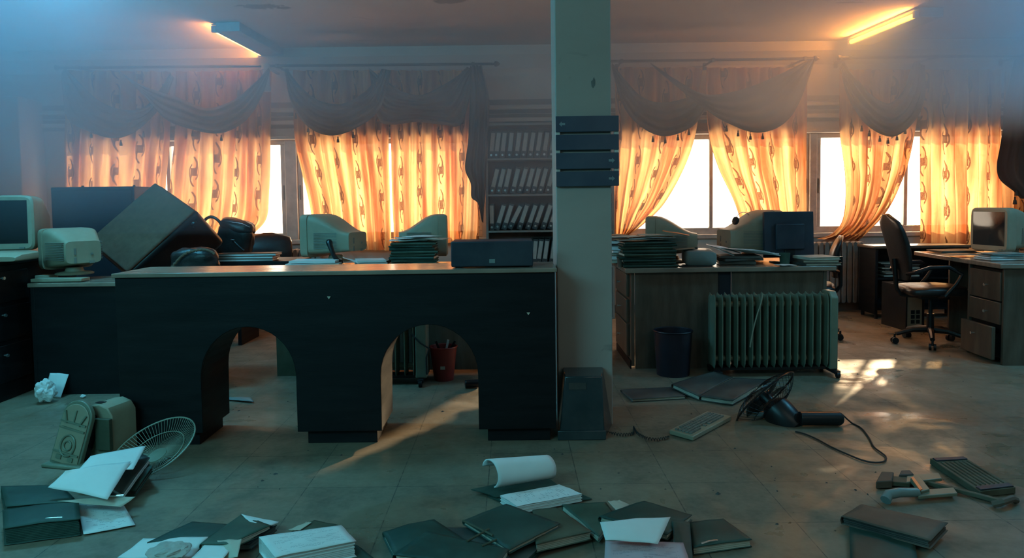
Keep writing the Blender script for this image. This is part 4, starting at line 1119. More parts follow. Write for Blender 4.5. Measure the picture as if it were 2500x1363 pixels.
b = MB(); b.b2((.105, .075, .06), (.19, .098, .215)); b.build('side_flap', MT['olive'], mc, bevel=.003)
b = MB(); b.b2((.07, .12, .2775), (.11, .15, .2805)); b.build('switch', MT['black'], mc)
b = MB(); b.b2((-.10, -.045, 0), (.20, .25, .018)); b.build('foot_plate', MT['cream'], mc, bevel=.006)

# fallen black fan
fc = P(1868, 972, 4.02)
fan = thing('toppled_fan', 'black table fan lying toppled on the floor right of the pillar', 'fan', (fc.x, fc.y, 0))
axis = Vector((.52, -.52, -.60)).normalized()          # from the cage towards the motor
q4 = Matrix.Translation((0, 0, fc.z)) @ axis.to_track_quat('Z', 'Y').to_matrix().to_4x4()
FRr = .212
b = MB(); wire_dish(b, FRr, .075, 40, .0013, q4); b.build('rear_grille', MT['black'], fan)
b = MB(); wire_dish(b, FRr, -.06, 40, .0013, q4); b.build('front_grille', MT['black'], fan)
b = MB(); b.tube(ringpts(FRr, 0, q4), .0055, 6, True); b.tube(ringpts(.13, .052, q4), .002, 5, True); b.tube(ringpts(.13, -.042, q4), .002, 5, True); b.build('cage_rim', MT['black'], fan, smooth=True)
for k in range(4):
    a0_ = k * pi / 2 + .4
    b = MB()
    def blade(u, v, a0_=a0_):
        r = .035 + .125 * u; w = (.35 + .55 * sin(pi * min(1, u * .8 + .1))); a = a0_ + (v - .5) * w * 1.1
        return q4 @ Vector((r * cos(a), r * sin(a), .018 * (v - .5) * 2 + .004 * u))
    b.sheet(blade, 8, 8); b.build('blade', MT['smoked'], fan, smooth=True, solid=.002, auto=180)
b = MB(); b.lathe([(0, -.03), (.03, -.025), (.036, .0), (.036, .03), (0, .03)], 20, q4); b.build('hub', MT['black'], fan, smooth=True)
b = MB(); b.lathe([(0, .04), (.055, .045), (.082, .07), (.086, .10), (.082, .18), (.068, .222), (.034, .240), (0, .244)], 28, q4); b.build('motor_housing', MT['black'], fan, smooth=True)
na, ne = F(1952, 1022, .045), F(2050, 1022, .04)
oo = Vector((fc.x, fc.y, 0))
b = MB(); b.cyl(na - oo, ne - oo, .038, 20); b.lathe([(0, 0), (.036, 0), (.030, .012), (0, .016)], 18, Matrix.Translation(ne - oo) @ (ne - na).to_track_quat('Z', 'Y').to_matrix().to_4x4()); b.build('neck', MT['black'], fan, bevel=.003, smooth=True)
b = MB(); m_ = q4 @ Vector((0, 0, .15)); b.tube([m_, m_.lerp(na - oo, .5) + Vector((0, 0, .0)), na - oo], .028, 10); b.build('tilt_joint', MT['black'], fan, smooth=True)
b = MB()
g = P(1915, 998, 3.86) - oo
cord = [(2056, 1027), (2078, 1032), (2103, 1046), (2122, 1070), (2134, 1092), (2152, 1106), (2163, 1116), (2158, 1127), (2135, 1130), (2105, 1124), (2070, 1110), (2030, 1092), (1995, 1073), (1965, 1060), (1942, 1054)]
b = MB(); pts = [F(*c, .006) - oo for c in cord]; pts[0].z = .04
sm = [Vector(poly_at([tuple(p) for p in pts], i / 60)) for i in range(61)]
b.tube(sm, .0042, 6); b.build('power_cord', MT['rubber'], fan, smooth=True)

# keyboard
kq = wq([(1634, 1050), (1692, 1066), (1786, 1016), (1726, 1004)], .028); ko = org(kq)
kb = thing('keyboard', 'dusty grey computer keyboard on the floor between pillar and fan', 'keyboard', ko)
b = MB(); b.add([p - ko for p in kq] + [p - ko - Vector((0, 0, .024)) for p in kq], [(0, 1, 2, 3), (7, 6, 5, 4), (0, 4, 5, 1), (1, 5, 6, 2), (2, 6, 7, 3), (3, 7, 4, 0)]); b.build('case', MT['beige'], kb, bevel=.004)
b = MB(); ax, ay = (kq[3] - kq[0]), (kq[1] - kq[0])
for r_ in range(5):
    for k in range(17):
        if (r_, k) in ((4, 5), (4, 6), (4, 8), (0, 1)): continue
        c = kq[0] + ax * (.045 + .9 * (k + .5) / 17) + ay * (.14 + .72 * (r_ + .5) / 5) - ko + Vector((0, 0, .004))
        b.box(c, (ax.length / 17 * .68, ay.length / 5 * .52, .008), (0, 0, atan2(ax.y, ax.x)))
o = b.build('keys', MT['beige_dark'], kb); o['kind'] = 'stuff'
b = MB(); pl = [Vector(poly_at([tuple(F(*c, .01)) for c in ((1478, 1052), (1500, 1060), (1528, 1062), (1546, 1058), (1547, 1045), (1556, 1058), (1576, 1070), (1605, 1074), (1634, 1068))], i / 240)) for i in range(241)]
pts = []
for i, p in enumerate(pl):
    e_ = min(1, i / 30); a = i * 1.05
    pts.append(p - ko + Vector((0, .008 * cos(a) * e_, .008 * sin(a) * e_ + .001)))
b.tube(pts, .0022, 4); b.build('coiled_cable', MT['rubber'], kb, smooth=True)

# smoked plastic tower at the pillar foot
tw = thing('computer_tower', 'smoked dark plastic computer tower standing at the foot of the pillar', 'computer', (P(1420, 1050, 3.80).x, 3.74, 0))
xa, xb = P(1364, 1050, 3.7).x - tw.location.x, P(1476, 1050, 3.7).x - tw.location.x
b = MB(); b.add([(xa, -.05, 0), (xb, -.05, 0), (xb + .07, .18, 0), (xa + .01, .18, 0), (xa + .035, -.03, .33), (xb - .01, -.03, .33), (xb + .02, .18, .33), (xa + .04, .18, .33)],
             [(0, 3, 2, 1), (4, 5, 6, 7), (0, 1, 5, 4), (1, 2, 6, 5), (2, 3, 7, 6), (3, 0, 4, 7)]); b.build('case', MT['smoked'], tw, bevel=.006)
b = MB(); b.box((xa + .10, -.036, .28), (.09, .004, .035), (R(-4), 0, 0)); b.build('label_plate', MT['grey_card'], tw)
b = MB(); b.b2((xa - .006, -.06, 0), (xb + .006, -.045, .05)); b.build('base_trim', MT['smoked'], tw, bevel=.004)

# ================================================================ heaters
def heater(label, x0, x1, Y, h, n, rz=0, cable=True, endw=.055, bow=True):
    t = thing('oil_heater', label, 'heater', (x0, Y, 0), (0, 0, rz))
    W = x1 - x0 - endw; p0 = None
    for i in range(n):
        if p0 is None:
            b = MB()
            loft(b, [(-.085, 0, .06 + (h - .06) / 2, .0035, (h - .06) / 2 - .03, 3), (-.07, 0, .06 + (h - .06) / 2, .006, (h - .06) / 2 - .004, 3), (-.055, 0, .06 + (h - .06) / 2, .005, (h - .06) / 2, 3), (-.03, 0, .06 + (h - .06) / 2, .016, (h - .06) / 2 - .012, 5),
                     (.03, 0, .06 + (h - .06) / 2, .016, (h - .06) / 2 - .012, 5), (.055, 0, .06 + (h - .06) / 2, .005, (h - .06) / 2, 3), (.085, 0, .06 + (h - .06) / 2, .0035, (h - .06) / 2 - .03, 3)], n=24)
            p0 = b.build('fin', MT['cream'], t, smooth=True, auto=50)
        else:
            c = p0.copy(); C.objects.link(c); c.parent = t; c.location = (W * i / (n - 1), 0, 0)
    b = MB(); b.cyl((0, 0, h - .08), (W, 0, h - .08), .022); b.cyl((0, 0, .12), (W, 0, .12), .022); b.build('oil_pipe', MT['cream'], t, smooth=True)
    b = MB(); b.prism([(-.09, .05), (.09, .05), (.09, h - .07), (.06, h + .01), (-.05, h + .01), (-.09, h - .03)], W + .014, W + endw + .014, 'x'); b.build('control_panel', MT['cream'], t, bevel=.008)
    for x in (W + .05, .02):
        b = MB(); b.b2((x - .02, -.13, .025), (x + .02, .13, .05)); b.cyl((x - .012, -.13, .022), (x + .012, -.13, .022), .022, 12); b.cyl((x - .012, .13, .022), (x + .012, .13, .022), .022, 12); b.build('castor_foot', MT['black'], t, bevel=.003)
    b = MB(); b.b2((.0, -.05, .045), (W, .05, .065)); b.build('base_bar', MT['black'], t)
    return t
HY = 5.03
hx0, hx1 = P(1738, 800, HY).x, P(2028, 800, HY).x
ht = heater('long cream oil heater with sixteen fins in front of the desk right of the pillar', hx0, hx1, HY, .585, 16)
o_ = ht.location
b = MB(); b.tube([Vector(poly_at([tuple(P(x, y, HY - .11) - o_) for x, y in ((1862, 716), (1858, 740), (1848, 770), (1838, 810), (1831, 848))], i / 16)) for i in range(17)], .0045, 6); b.build('power_cable', MT['beige'], ht, smooth=True)
h2 = heater('cream oil heater behind the counter, seen through the second arch', P(905, 880, 4.93).x, P(1040, 880, 4.93).x, 4.93, .60, 6, endw=.075)
b = MB(); b.tube([(.30, -.10, .36), (.36, -.11, .30), (.42, -.11, .26), (.40, -.11, .2), (.40, -.10, .08)], .006, 6); b.build('power_cable', MT['rubber'], h2, smooth=True)

# bins
def bucket(name, label, loc, r0, r1, h, mat, cat='bin'):
    t = thing(name, label, cat, loc)
    b = MB(); b.lathe([(0, 0), (r0, 0), (r1, h), (r1 - .006, h), (r0 - .006, .006), (0, .006)], 32); b.build('body', MT[mat], t, smooth=True)
    b = MB(); b.tube([(r1 * cos(2 * pi * i / 32), r1 * sin(2 * pi * i / 32), h) for i in range(32)], .006, 6, True); b.build('rim', MT[mat], t, smooth=True)
    return t
bc = F(1651, 922)
bucket('waste_bin', 'dark violet round waste bin beside the long oil heater', (bc.x, bc.y + .1, 0), .115, .135, .315, 'bin')
bc2 = F(1074, 926)
rb = bucket('waste_bin', 'red plastic waste bin with a small pale sticker, seen through the second arch', (bc2.x + .03, bc2.y - .01, 0), .068, .095, .235, 'red')
b = MB(); b.box((0, -.081, .10), (.032, .003, .022)); b.build('sticker', MT['file_label'], rb)
for i, (dx, dz, tl, m_) in enumerate(((-.03, .13, -20, 'black'), (.02, .15, 12, 'paper'), (.05, .13, 30, 'black'))):
    b = MB(); b.box((0, 0, .09), (.015, .012, .20), (0, R(tl), 0)); o = b.build('discarded_stick', MT[m_], loc=(bc2.x + .03 + dx * .6, bc2.y - .01 + .02 * i, .09))
    tag(o, ('black stick poking from the red waste bin, leaning left', 'short white stick poking up from the red waste bin', 'black stick poking from the red waste bin, leaning right')[i], 'stick')
b = MB(); a = F(1150, 938, .03); b.cyl((-.04, .0, .03), (.05, .02, .03), .028, 18); o = b.build('black_canister', MT['black'], loc=(a.x, a.y, 0), bevel=.004)
tag(o, 'black canister lying in the streak of sunlight behind the counter', 'canister')

# ================================================================ right: folded frame, bracket pieces
sq = wq([(2270, 1119), (2352, 1115), (2480, 1190), (2392, 1200)], .03); so = org(sq)
sl_ = thing('ribbed_panel', 'long dark ribbed plastic panel on the floor at the right', 'panel', so)
b = MB(); b.add([p - so for p in sq] + [p - so - Vector((0, 0, .028)) for p in sq], [(0, 1, 2, 3), (7, 6, 5, 4), (0, 4, 5, 1), (1, 5, 6, 2), (2, 6, 7, 3), (3, 7, 4, 0)]); b.build('panel_body', MT['olive'], sl_, bevel=.003)
for k in range(7):
    u = .12 + .76 * k / 6
    a, e = sq[0].lerp(sq[1], u) - so, sq[3].lerp(sq[2], u) - so
    b = MB(); b.tube([a.lerp(e, .16) + Vector((0, 0, .002)), a.lerp(e, .86) + Vector((0, 0, .002))], .003, 4); b.build('ridge', MT['olive'], sl_)
for (u0, u1) in ((.03, .12), (.90, .99)):
    p4 = [bil(sq, 0.04, u0), bil(sq, .96, u0), bil(sq, .96, u1), bil(sq, .04, u1)]
    b = MB(); b.add([p - so + Vector((0, 0, .006)) for p in p4] + [p - so for p in p4], [(0, 1, 2, 3), (7, 6, 5, 4), (0, 4, 5, 1), (1, 5, 6, 2), (2, 6, 7, 3), (3, 7, 4, 0)]); b.build('end_block', MT['navy'], sl_, bevel=.002)
def plate(b, quad, z, th, o):
    q = wq(quad, z); b.add([p - o for p in q] + [p - o - Vector((0, 0, th)) for p in q], [(0, 1, 2, 3), (7, 6, 5, 4), (0, 4, 5, 1), (1, 5, 6, 2), (2, 6, 7, 3), (3, 7, 4, 0)])
bo = F(2240, 1195)
br = thing('broken_bracket', 'broken grey plastic frame with an orange strip on the floor at the right', 'frame', bo)
b = MB(); b.tube([F(2162, 1222, .02) - bo, F(2170, 1208, .035) - bo, F(2195, 1203, .042) - bo, F(2240, 1203, .035) - bo], .020, 12, taper=lambda q: 1.05 - .15 * q); b.build('curved_grip', MT['teal'], br, smooth=True)
b = MB(); plate(b, [(2242, 1212), (2240, 1196), (2328, 1190), (2338, 1204)], .03, .014, bo); b.build('arm_plate', MT['cream'], br, bevel=.003)
b = MB(); plate(b, [(2212, 1178), (2214, 1160), (2292, 1154), (2300, 1168)], .03, .014, bo); b.build('arm_plate', MT['cream'], br, bevel=.003)
b = MB(); plate(b, [(2222, 1168), (2246, 1162), (2270, 1194), (2248, 1200)], .042, .018, bo); b.build('crossbar', MT['cream'], br, bevel=.003)
b = MB(); plate(b, [(2224, 1166), (2230, 1164), (2252, 1194), (2246, 1197)], .0455, .004, bo); b.build('orange_strip', MT['orange'], br)
b = MB(); plate(b, [(2138, 1176), (2152, 1151), (2182, 1152), (2178, 1174)], .038, .034, bo); b.build('end_block', MT['brown_card'], br, bevel=.005)
b = MB(); plate(b, [(2174, 1176), (2176, 1162), (2226, 1166), (2222, 1180)], .028, .02, bo); b.build('arm_plate', MT['olive'], br, bevel=.003)
b = MB(); plate(b, [(2194, 1160), (2200, 1148), (2222, 1147), (2232, 1158)], .036, .03, bo); b.build('end_block', MT['grey_card'], br, bevel=.005)
so2 = F(2350, 1200)
stt = thing('metal_strut', 'long thin strut with a clawed end beside the ribbed panel', 'strut', so2)
b = MB(); a, e = F(2260, 1178, .014) - so2, F(2450, 1226, .014) - so2; d = (e - a); b.box((a + e) / 2, (d.length, .022, .016), (0, 0, atan2(d.y, d.x))); b.build('bar', MT['olive'], stt, bevel=.002)
b = MB(); b.tube([F(2424, 1232, .012) - so2, F(2448, 1226, .03) - so2, F(2470, 1218, .032) - so2, F(2480, 1222, .012) - so2], .014, 8); b.build('claw', MT['brown_card'], stt, smooth=True)

# ================================================================ stacks of folders on the desks
def pile(label, px, Y, z, n, w, d, group, mats, lean=0, th=.022):
    tops = z
    for i in range(n):
        tt = th * random.uniform(.75, 1.25); ww = w * random.uniform(.93, 1.03)
        X = P(px, 620, Y).x + random.uniform(-.012, .012) + lean * i
        t = thing('file_folder', '%s %s' % (upw(i, n), label + (', counting upward' if 0 < i < n - 1 else '')), 'folder', (X, Y + random.uniform(-.008, .008), tops), (0, 0, R(random.uniform(-4, 4))), group)
        mt = MT[random.choice(mats)]; s_ = random.random() * 9
        for nm, zz in (('bottom_cover', .001), ('top_cover', tt - .003)):
            b = MB(); b.sheet(lambda u, v, s_=s_: ((u - .5) * ww, (v - .5) * d, zz + .0015 * sin(u * 6 + s_)), 8, 3); b.build(nm, mt, t, solid=.0022)
        b = MB(); b.b2((-ww * .48, -d * .47, .003), (ww * .47, d * .47, tt - .005)); b.build('pages', MT['green2'] if random.random() < .6 else MT['paper_old'], t)
        b = MB(); b.tube([(-ww / 2, -d / 2, tt / 2), (ww / 2, -d / 2, tt / 2)], tt * .42, 6); b.build('spine', mt, t)
        tops += tt + .001
    return tops
zt1 = pile('green file in the tall stack behind the counter', 1014, 5.40, .758, 9, .345, .25, 'green files stacked behind the counter', ('green', 'green2'))
def loose(label, px, py, Y, z, w, d, rz, mat='paper', bulge=.01, curl=.008, tilt=0, name='paper_sheet', ph=0.0, group=None, tx=0):
    p = P(px, py, Y); b = MB()
    q = [Vector((-w / 2, -d / 2, 0)), Vector((w / 2, -d / 2, 0)), Vector((w / 2, d / 2, 0)), Vector((-w / 2, d / 2, 0))]
    page(b, q, .001, bulge, curl, ph)
    o = b.build(name, MT[mat], None, smooth=True, solid=.0018, loc=(p.x, Y, z), auto=180); o.rotation_euler = (R(tx), R(tilt), R(rz))
    return tag(o, label, 'paper', group)
for i, (px, w, d, rz, dz, m_) in enumerate(((1000, .30, .21, 8, .004, 'paper'), (1040, .31, .22, -10, .012, 'paper_old'), (1015, .29, .20, 22, .020, 'paper'), (1030, .24, .20, 35, .032, 'paper'))):
    loose(('white sheet directly on the tall green file stack', 'cream sheet near the top of the tall green stack', 'white sheet jutting left from the tall green stack', 'topmost white sheet on the tall green stack, corner up')[i], px, 575, 5.40, zt1 + dz + .004, w, d, rz, m_, .012, .008, ph=i)
for i, (px, Y, n, w, d, z0, lab, g) in enumerate(((768, 5.34, 4, .40, .22, .757, 'pale folded papers left of the phone handset', 'folded papers left of the handset'), (905, 5.40, 4, .26, .24, .757, 'loose papers between handset and green stack', 'papers between handset and stack'))):
    clutter(lab, (P(px, 640, Y).x, Y, z0), n, w, d, g, ('paper', 'teal', 'paper_old'), th=.012, rz=8, jit=14)
loose('large white sheet bent up beside the black handset', 872, 640, 5.33, .80, .22, .16, 20, 'paper', .02, .01, 24, ph=3)
loose('cream sheet bent up behind the handset', 960, 625, 5.55, .80, .22, .18, -20, 'paper_old', .02, .01, -22, ph=5)
hs = thing('phone_handset', 'black phone handset propped up against the side-on monitor', 'phone', P(820, 642, 5.40) , (0, 0, 0))
b = MB(); k = 1 / 324
b.tube([(-.045, 0, .155), (-.035, -.02, .13), (-.008, -.028, .06), (.02, -.022, .015), (.035, 0, .0)], .023, 10, taper=lambda q: .75 + .8 * abs(q - .5) ** 1.3); b.build('grip', MT['black'], hs, smooth=True)
b = MB(); b.cyl((-.05, .012, .158), (-.042, -.01, .150), .024, 14); b.build('earpiece', MT['black'], hs, smooth=True)
b = MB(); b.box((-.02, .0, -.02), (.16, .10, .012), (0, 0, R(10))); b.build('cradle', MT['black'], hs, bevel=.003)

# ---- desk right of the pillar
zt2 = pile('green file in the thick stack on the desk by the pillar', 1578, 5.36, .753, 9, .40, .24, 'green files stacked by the pillar', ('green', 'green2', 'green'), th=.022)
for i, (px, w, d, rz, dz, m_) in enumerate(((1560, .36, .24, 4, .004, 'paper_old'), (1590, .34, .22, -6, .014, 'paper'), (1530, .26, .2, 12, .024, 'paper_old'), (1610, .30, .2, 3, .034, 'paper_old'), (1650, .20, .15, -12, .046, 'orange_paper'))):
    loose(('cream sheet on the green stack by the pillar', 'white sheet second on the green stack by the pillar', 'cream sheet hanging left over the green stack by the pillar', 'folded cream sheet near the top of the stack by the pillar', 'orange paper on top of the stack by the pillar')[i], px, 575, 5.38, zt2 + dz + .004, w, d, rz, m_, .010, .01, ph=i + 4, tilt=0 if i < 4 else 8)
clutter('pale papers between the pillar and the green stack', (P(1508, 600, 5.72).x, 5.72, .753), 9, .18, .24, 'papers between pillar and green stack', ('paper', 'grey_card', 'paper_old'), th=.02)
cup = thing('paper_cup', 'small amber cup at the left corner of the desk by the pillar', 'cup', (P(1514, 640, 5.33).x, 5.32, .75))
b = MB(); b.lathe([(0, 0), (.018, 0), (.026, .07), (.024, .07), (.017, .004), (0, .004)], 20); b.build('body', MT['brown_card'], cup, smooth=True)
b = MB(); b.tube([(.026 * cos(i * pi / 10), .026 * sin(i * pi / 10), .07) for i in range(20)], .0022, 5, True); b.build('lip', MT['brown_card'], cup)
pr = thing('small_printer', 'small rounded pale blue printer on the desk beside the green stack', 'printer', (P(1706, 640, 5.42).x, 5.42, .75), (0, 0, R(-6)))
b = MB(); loft(b, [(-.11, 0, .052, .10, .045, 6), (-.10, 0, .056, .115, .055, 5), (.10, 0, .062, .115, .060, 5), (.11, 0, .060, .10, .05, 6)]); b.build('casing', MT['teal'], pr, smooth=True, auto=60)
b = MB(); b.b2((-.16, -.14, 0), (.08, -.02, .008)); b.build('base_tray', MT['black'], pr, bevel=.003)
b = MB(); b.box((-.10, .02, .122), (.14, .12, .003), (0, R(-4), 0)); b.build('paper_feed', MT['beige'], pr)
b = MB(); b.b2((-.02, .05, .115), (.0, .07, .13)); b.build('paper_guide', MT['black'], pr)
clutter('dark folders between printer and flat monitor', (P(1800, 640, 5.45).x, 5.45, .753), 3, .30, .26, 'dark folders under the papers', ('green', 'grey_card'), 'file_folder', th=.018)
for i in range(7):
    loose('%s white sheet, counted from below, in the fan before the ribbed monitor' % upw(6 - i, 7), 1812 + 9 * i, 630, 5.40 + .012 * i, .828 + .0062 * (6 - i), .26, .19, 12 - 7 * i, 'paper', .0015, .001, 4, ph=i, group='white sheets fanned on the desk')
loose('white sheet leaning up left of the fanned heap', 1765, 620, 5.52, .86, .26, .16, -14, 'paper', .02, .01, 14, ph=3)
loose('white sheet sloping off the heap towards the printer', 1772, 630, 5.45, .835, .24, .10, -20, 'paper', .012, .01, 22, ph=6)
loose('torn white scrap over the front edge of the desk by the pillar', 1917, 655, 5.235, .757, .13, .09, 12, 'paper', .006, .006, 0, ph=2)
pot = P(1912, 640, 5.4); b = MB(); b.lathe([(0, 0), (.034, 0), (.040, .085), (.036, .085), (.031, .006), (0, .006)], 22); tag(b.build('pencil_pot', MT['green2'], None, smooth=True, loc=(pot.x, 5.37, .752)), 'small dark round pot behind the torn scrap on the desk', 'pot')
for i in range(3):
    b = MB(); w_ = .26 - .015 * i
    b.b2((-w_ / 2, -.11, .003), (w_ / 2, .11, .017)); o = thing('book', ('bottom book of the three at the right end of the desk by the pillar', 'middle book of the three at the right end of the desk by the pillar', 'top book of the three at the right end of the desk by the pillar')[i], 'book', (P(1988, 640, 5.36).x, 5.325, .752 + .021 * i), (0, 0, R((4, -6, 9)[i])))
    b.build('pages', MT['paper_old'], o)
    for z in (.0015, .0185):
        b = MB(); b.box((0, 0, z), (w_ + .012, .232, .003)); b.build('cover', MT[('grey_card', 'brown_card', 'paper_old')[i]], o)
    b = MB(); b.box((-w_ / 2 - .006, 0, .01), (.004, .232, .019)); b.build('spine', MT[('grey_card', 'brown_card', 'paper_old')[i]], o)
hp = thing('headset', 'thin wire headset resting on the ribbed beige monitor', 'headset', P(1815, 541, 5.74), (0, R(15), R(20)))
b = MB(); b.tube([(.075 * cos(pi * i / 16) - .0, 0, .075 * sin(pi * i / 16) + .0) for i in range(17)], .0025, 6); b.build('headband', MT['steel'], hp, smooth=True)
for s_ in (-1, 1):
    b = MB(); b.lathe([(0, -.014), (.03, -.012), (.034, 0), (.03, .012), (0, .014)], 18, Matrix.Translation((.075 * s_, 0, -.012)) @ Matrix.Rotation(R(90), 4, 'Y')); b.build('ear_pad', MT['black'], hp, smooth=True)

# ---- right desk
RX = P(2330, 600, 6.1)
clutter('flat pale papers at the far end of the right desk', (P(2330, 620, 6.25).x, 6.25, .753), 2, .36, .26, 'papers at the far end of the right desk', ('paper_old', 'brown_card'), th=.01, rz=-6, jit=8)
loose('grey cloth-like folder left of the reflecting monitor', 2345, 620, 5.85, .765, .36, .16, -4, 'grey_card', .012, .004, ph=2)
clutter('folded white papers in front of the reflecting monitor', (P(2447, 635, 5.48).x, 5.50, .753), 4, .32, .20, 'white papers on the right desk', ('paper', 'teal', 'paper'), th=.012, rz=4, jit=8)
ct = thing('computer_tower', 'open beige computer tower under the right-hand desk', 'computer', (3.73, 6.60, 0), (0, 0, R(3)))
b = MB(); b.b2((-.09, 0, 0), (.09, .40, .42)); b.build('case', MT['black'], ct, bevel=.004)
b = MB(); b.b2((-.075, -.006, .02), (.06, 0, .40)); b.build('rear_plate', MT['beige'], ct)
for i in range(2):
    for j in range(3):
        b = MB(); b.b2((-.045 + .05 * i, -.009, .07 + .045 * j), (-.01 + .05 * i, -.005, .105 + .045 * j)); b.build('slot', MT['black'], ct)

# ================================================================ left: cabinet, tilted box, bags
tb = thing('metal_cabinet', 'tall dark metal cabinet standing behind the tilted crate, left', 'cabinet', (P(235, 560, 6.0).x, 6.42, 0))
xa, xb = P(128, 560, 6.22).x - tb.location.x, P(331, 560, 6.22).x - tb.location.x
zt = P(235, 456, 6.22).z
b = MB(); b.b2((xa, -.2, .04), (xb, .12, zt)); b.build('cabinet_body', MT['navy'], tb, bevel=.006)
b = MB(); b.b2((xa + .02, -.212, .08), (xb - .02, -.2, zt - .03)); b.build('door', MT['navy'], tb, bevel=.004)
for x in (xa + .22, xb - .05):
    b = MB(); b.lathe([(0, 0), (.012, 0), (.010, .012), (0, .014)], 12, Matrix.Translation((x, -.1, zt))); b.build('cap_screw', MT['black'], tb, smooth=True)
for x in (xa + .04, xb - .04):
    b = MB(); b.b2((x - .03, -.18, 0), (x + .03, .1, .04)); b.build('plinth', MT['black'], tb)
# tilted crate: rounded upholstered box standing on a corner
vr, vf, vu = Vector((.895, .446, 0)), Vector((-.446, .895, 0)), Vector((0, 0, 1))
e1 = (vr * 146 + vf * 18 + vu * 137).normalized(); e2 = (vr * 106 - vf * 150 - vu * 68).normalized()
e3 = e1.cross(e2).normalized(); e2 = e3.cross(e1)
kc = P(212, 590, 5.75)                                  # its left corner
sw, shh, sd_ = .60, .71, .46                            # along e2, e1, e3
kr = thing('tilted_crate', 'big brown padded crate tipped on its corner behind the dark desk', 'crate', kc + e1 * shh / 2 + e2 * sw / 2)
kr.rotation_euler = Matrix((e2, e3, e1)).transposed().to_euler()
b = MB(); b.box((0, .01 + sd_ / 2, 0), (sw, sd_, shh)); b.build('crate_body', MT['black'], kr, bevel=.045, seg=5)
b = MB(); b.box((0, .0, 0), (sw - .03, .03, shh - .03)); b.build('front_pad', MT['tan_cloth'], kr, bevel=.03, seg=4)
for x in (-1, 1):
    for z in (-1, 1):
        b = MB(); b.lathe([(0, 0), (.028, 0), (.022, .018), (0, .02)], 14, Matrix.Translation((x * (sw / 2), .08, z * (shh / 2 - .09))) @ Matrix.Rotation(R(90 * x), 4, 'Y')); b.build('corner_foot', MT['black'], kr, smooth=True)

def blob(par, name, c, d, mat, seed=1, rot=(0, 0, 0), amp=.10, top=None):
    bm = bmesh.new(); bmesh.ops.create_uvsphere(bm, u_segments=40, v_segments=24, radius=1)
    m4 = Euler(rot).to_matrix()
    for v in bm.verts:
        n = v.co.copy(); e = 3.2
        k = (abs(n.x) ** e + abs(n.y) ** e + abs(n.z) ** e) ** (-1 / e)
        p = n * k
        w = 1 + amp * nz(n.x * 2 + seed, n.y * 2, n.z * 2) + amp * .35 * nz(n.x * 6, n.y * 6 + seed, n.z * 6)
        p = Vector((p.x * d[0] / 2 * w, p.y * d[1] / 2 * w, p.z * d[2] / 2 * w))
        if top: p.x *= 1 - top * (p.z / d[2] + .5); 
        v.co = m4 @ p + Vector(c)
    me = bpy.data.meshes.new(name); bm.to_mesh(me); bm.free()
    for p in me.polygons: p.use_smooth = True
    me.materials.append(MT[mat]); o = bpy.data.objects.new(name, me); C.objects.link(o)
    if par is not None: o.parent = par
    return o
bp = thing('backpack', 'black backpack with a raised carrying strap before the left window', 'bag', (P(572, 600, 6.62).x, 6.63, .755))
blob(bp, 'bag_body', (0, 0, .17), (.34, .17, .34), 'leather', 3, (0, R(12), 0), .12)
blob(bp, 'flap', (.035, -.005, .30), (.31, .17, .13), 'leather', 5, (0, R(14), 0), .10)
o_ = bp.location
b = MB(); b.tube([Vector(poly_at([tuple(P(x, y, 6.58) - o_) for x, y in ((494, 556), (500, 538), (512, 530), (524, 532), (536, 542), (542, 556), (538, 570))], i / 20)) for i in range(21)], .014, 8); b.build('carry_strap', MT['leather'], bp, smooth=True)
b = MB(); b.tube([P(570, 588, 6.53) - o_, P(585, 603, 6.52) - o_, P(596, 612, 6.52) - o_], .008, 6); b.build('side_strap', MT['black'], bp, smooth=True)
b = MB(); b.box(P(568, 586, 6.52) - o_, (.035, .012, .012), (0, R(12), 0)); b.build('buckle', MT['steel'], bp, bevel=.002)
b = MB(); b.tube([P(566, 543, 6.54) - o_, P(590, 546, 6.53) - o_, P(610, 555, 6.55) - o_], .004, 6); b.build('zip', MT['steel'], bp, smooth=True)
hb = thing('shoulder_bag', 'dark grey shoulder bag with a frayed strap in front of the crate', 'bag', (P(478, 640, 4.98).x, 4.98, .75))
blob(hb, 'bag_body', (0, 0, .108), (.31, .17, .20), 'leather', 8, (0, R(0), 0), .10)
o_ = hb.location
b = MB(); pts = [Vector(poly_at([tuple(P(x, y, 4.88) - o_) for x, y in ((416, 660), (424, 648), (436, 634), (446, 625), (460, 617), (482, 611), (505, 611), (524, 620))], i / 40)) for i in range(41)]
pts = [p + Vector((.003 * sin(i * 1.9), 0, .003 * cos(i * 2.3))) for i, p in enumerate(pts)]
b.tube(pts, .009, 7); b.build('frayed_strap', MT['tan_cloth'], hb, smooth=True)
for i in range(3):
    t = thing('ledger_book', ('lowest pale ledger lying beside the backpack', 'middle pale ledger lying beside the backpack', 'top pale ledger lying beside the backpack')[i], 'book', (P(603, 630, 6.42).x + .015 * i, 6.40, .752 + .0235 * i), (0, 0, R((2, -3, 1)[i])))
    b = MB(); b.b2((-.26, -.09, .003), (.26, .09, .019)); b.build('pages', MT['paper'], t)
    for z in (.0015, .0205):
        b = MB(); b.box((0, 0, z), (.53, .19, .003)); b.build('cover', MT['brown_card'], t)
ro = thing('round_cushion', 'small brown round pad edge showing behind the counter top', 'cushion', (P(696, 650, 5.9).x, 6.02, .64))
o = blob(ro, 'pad', (0, 0, .07), (.16, .12, .13), 'leather', 4); ro.location.z = .60
b = MB(); b.cyl((0, 0, -.60), (0, 0, .02), .02); b.build('post', MT['black'], ro)
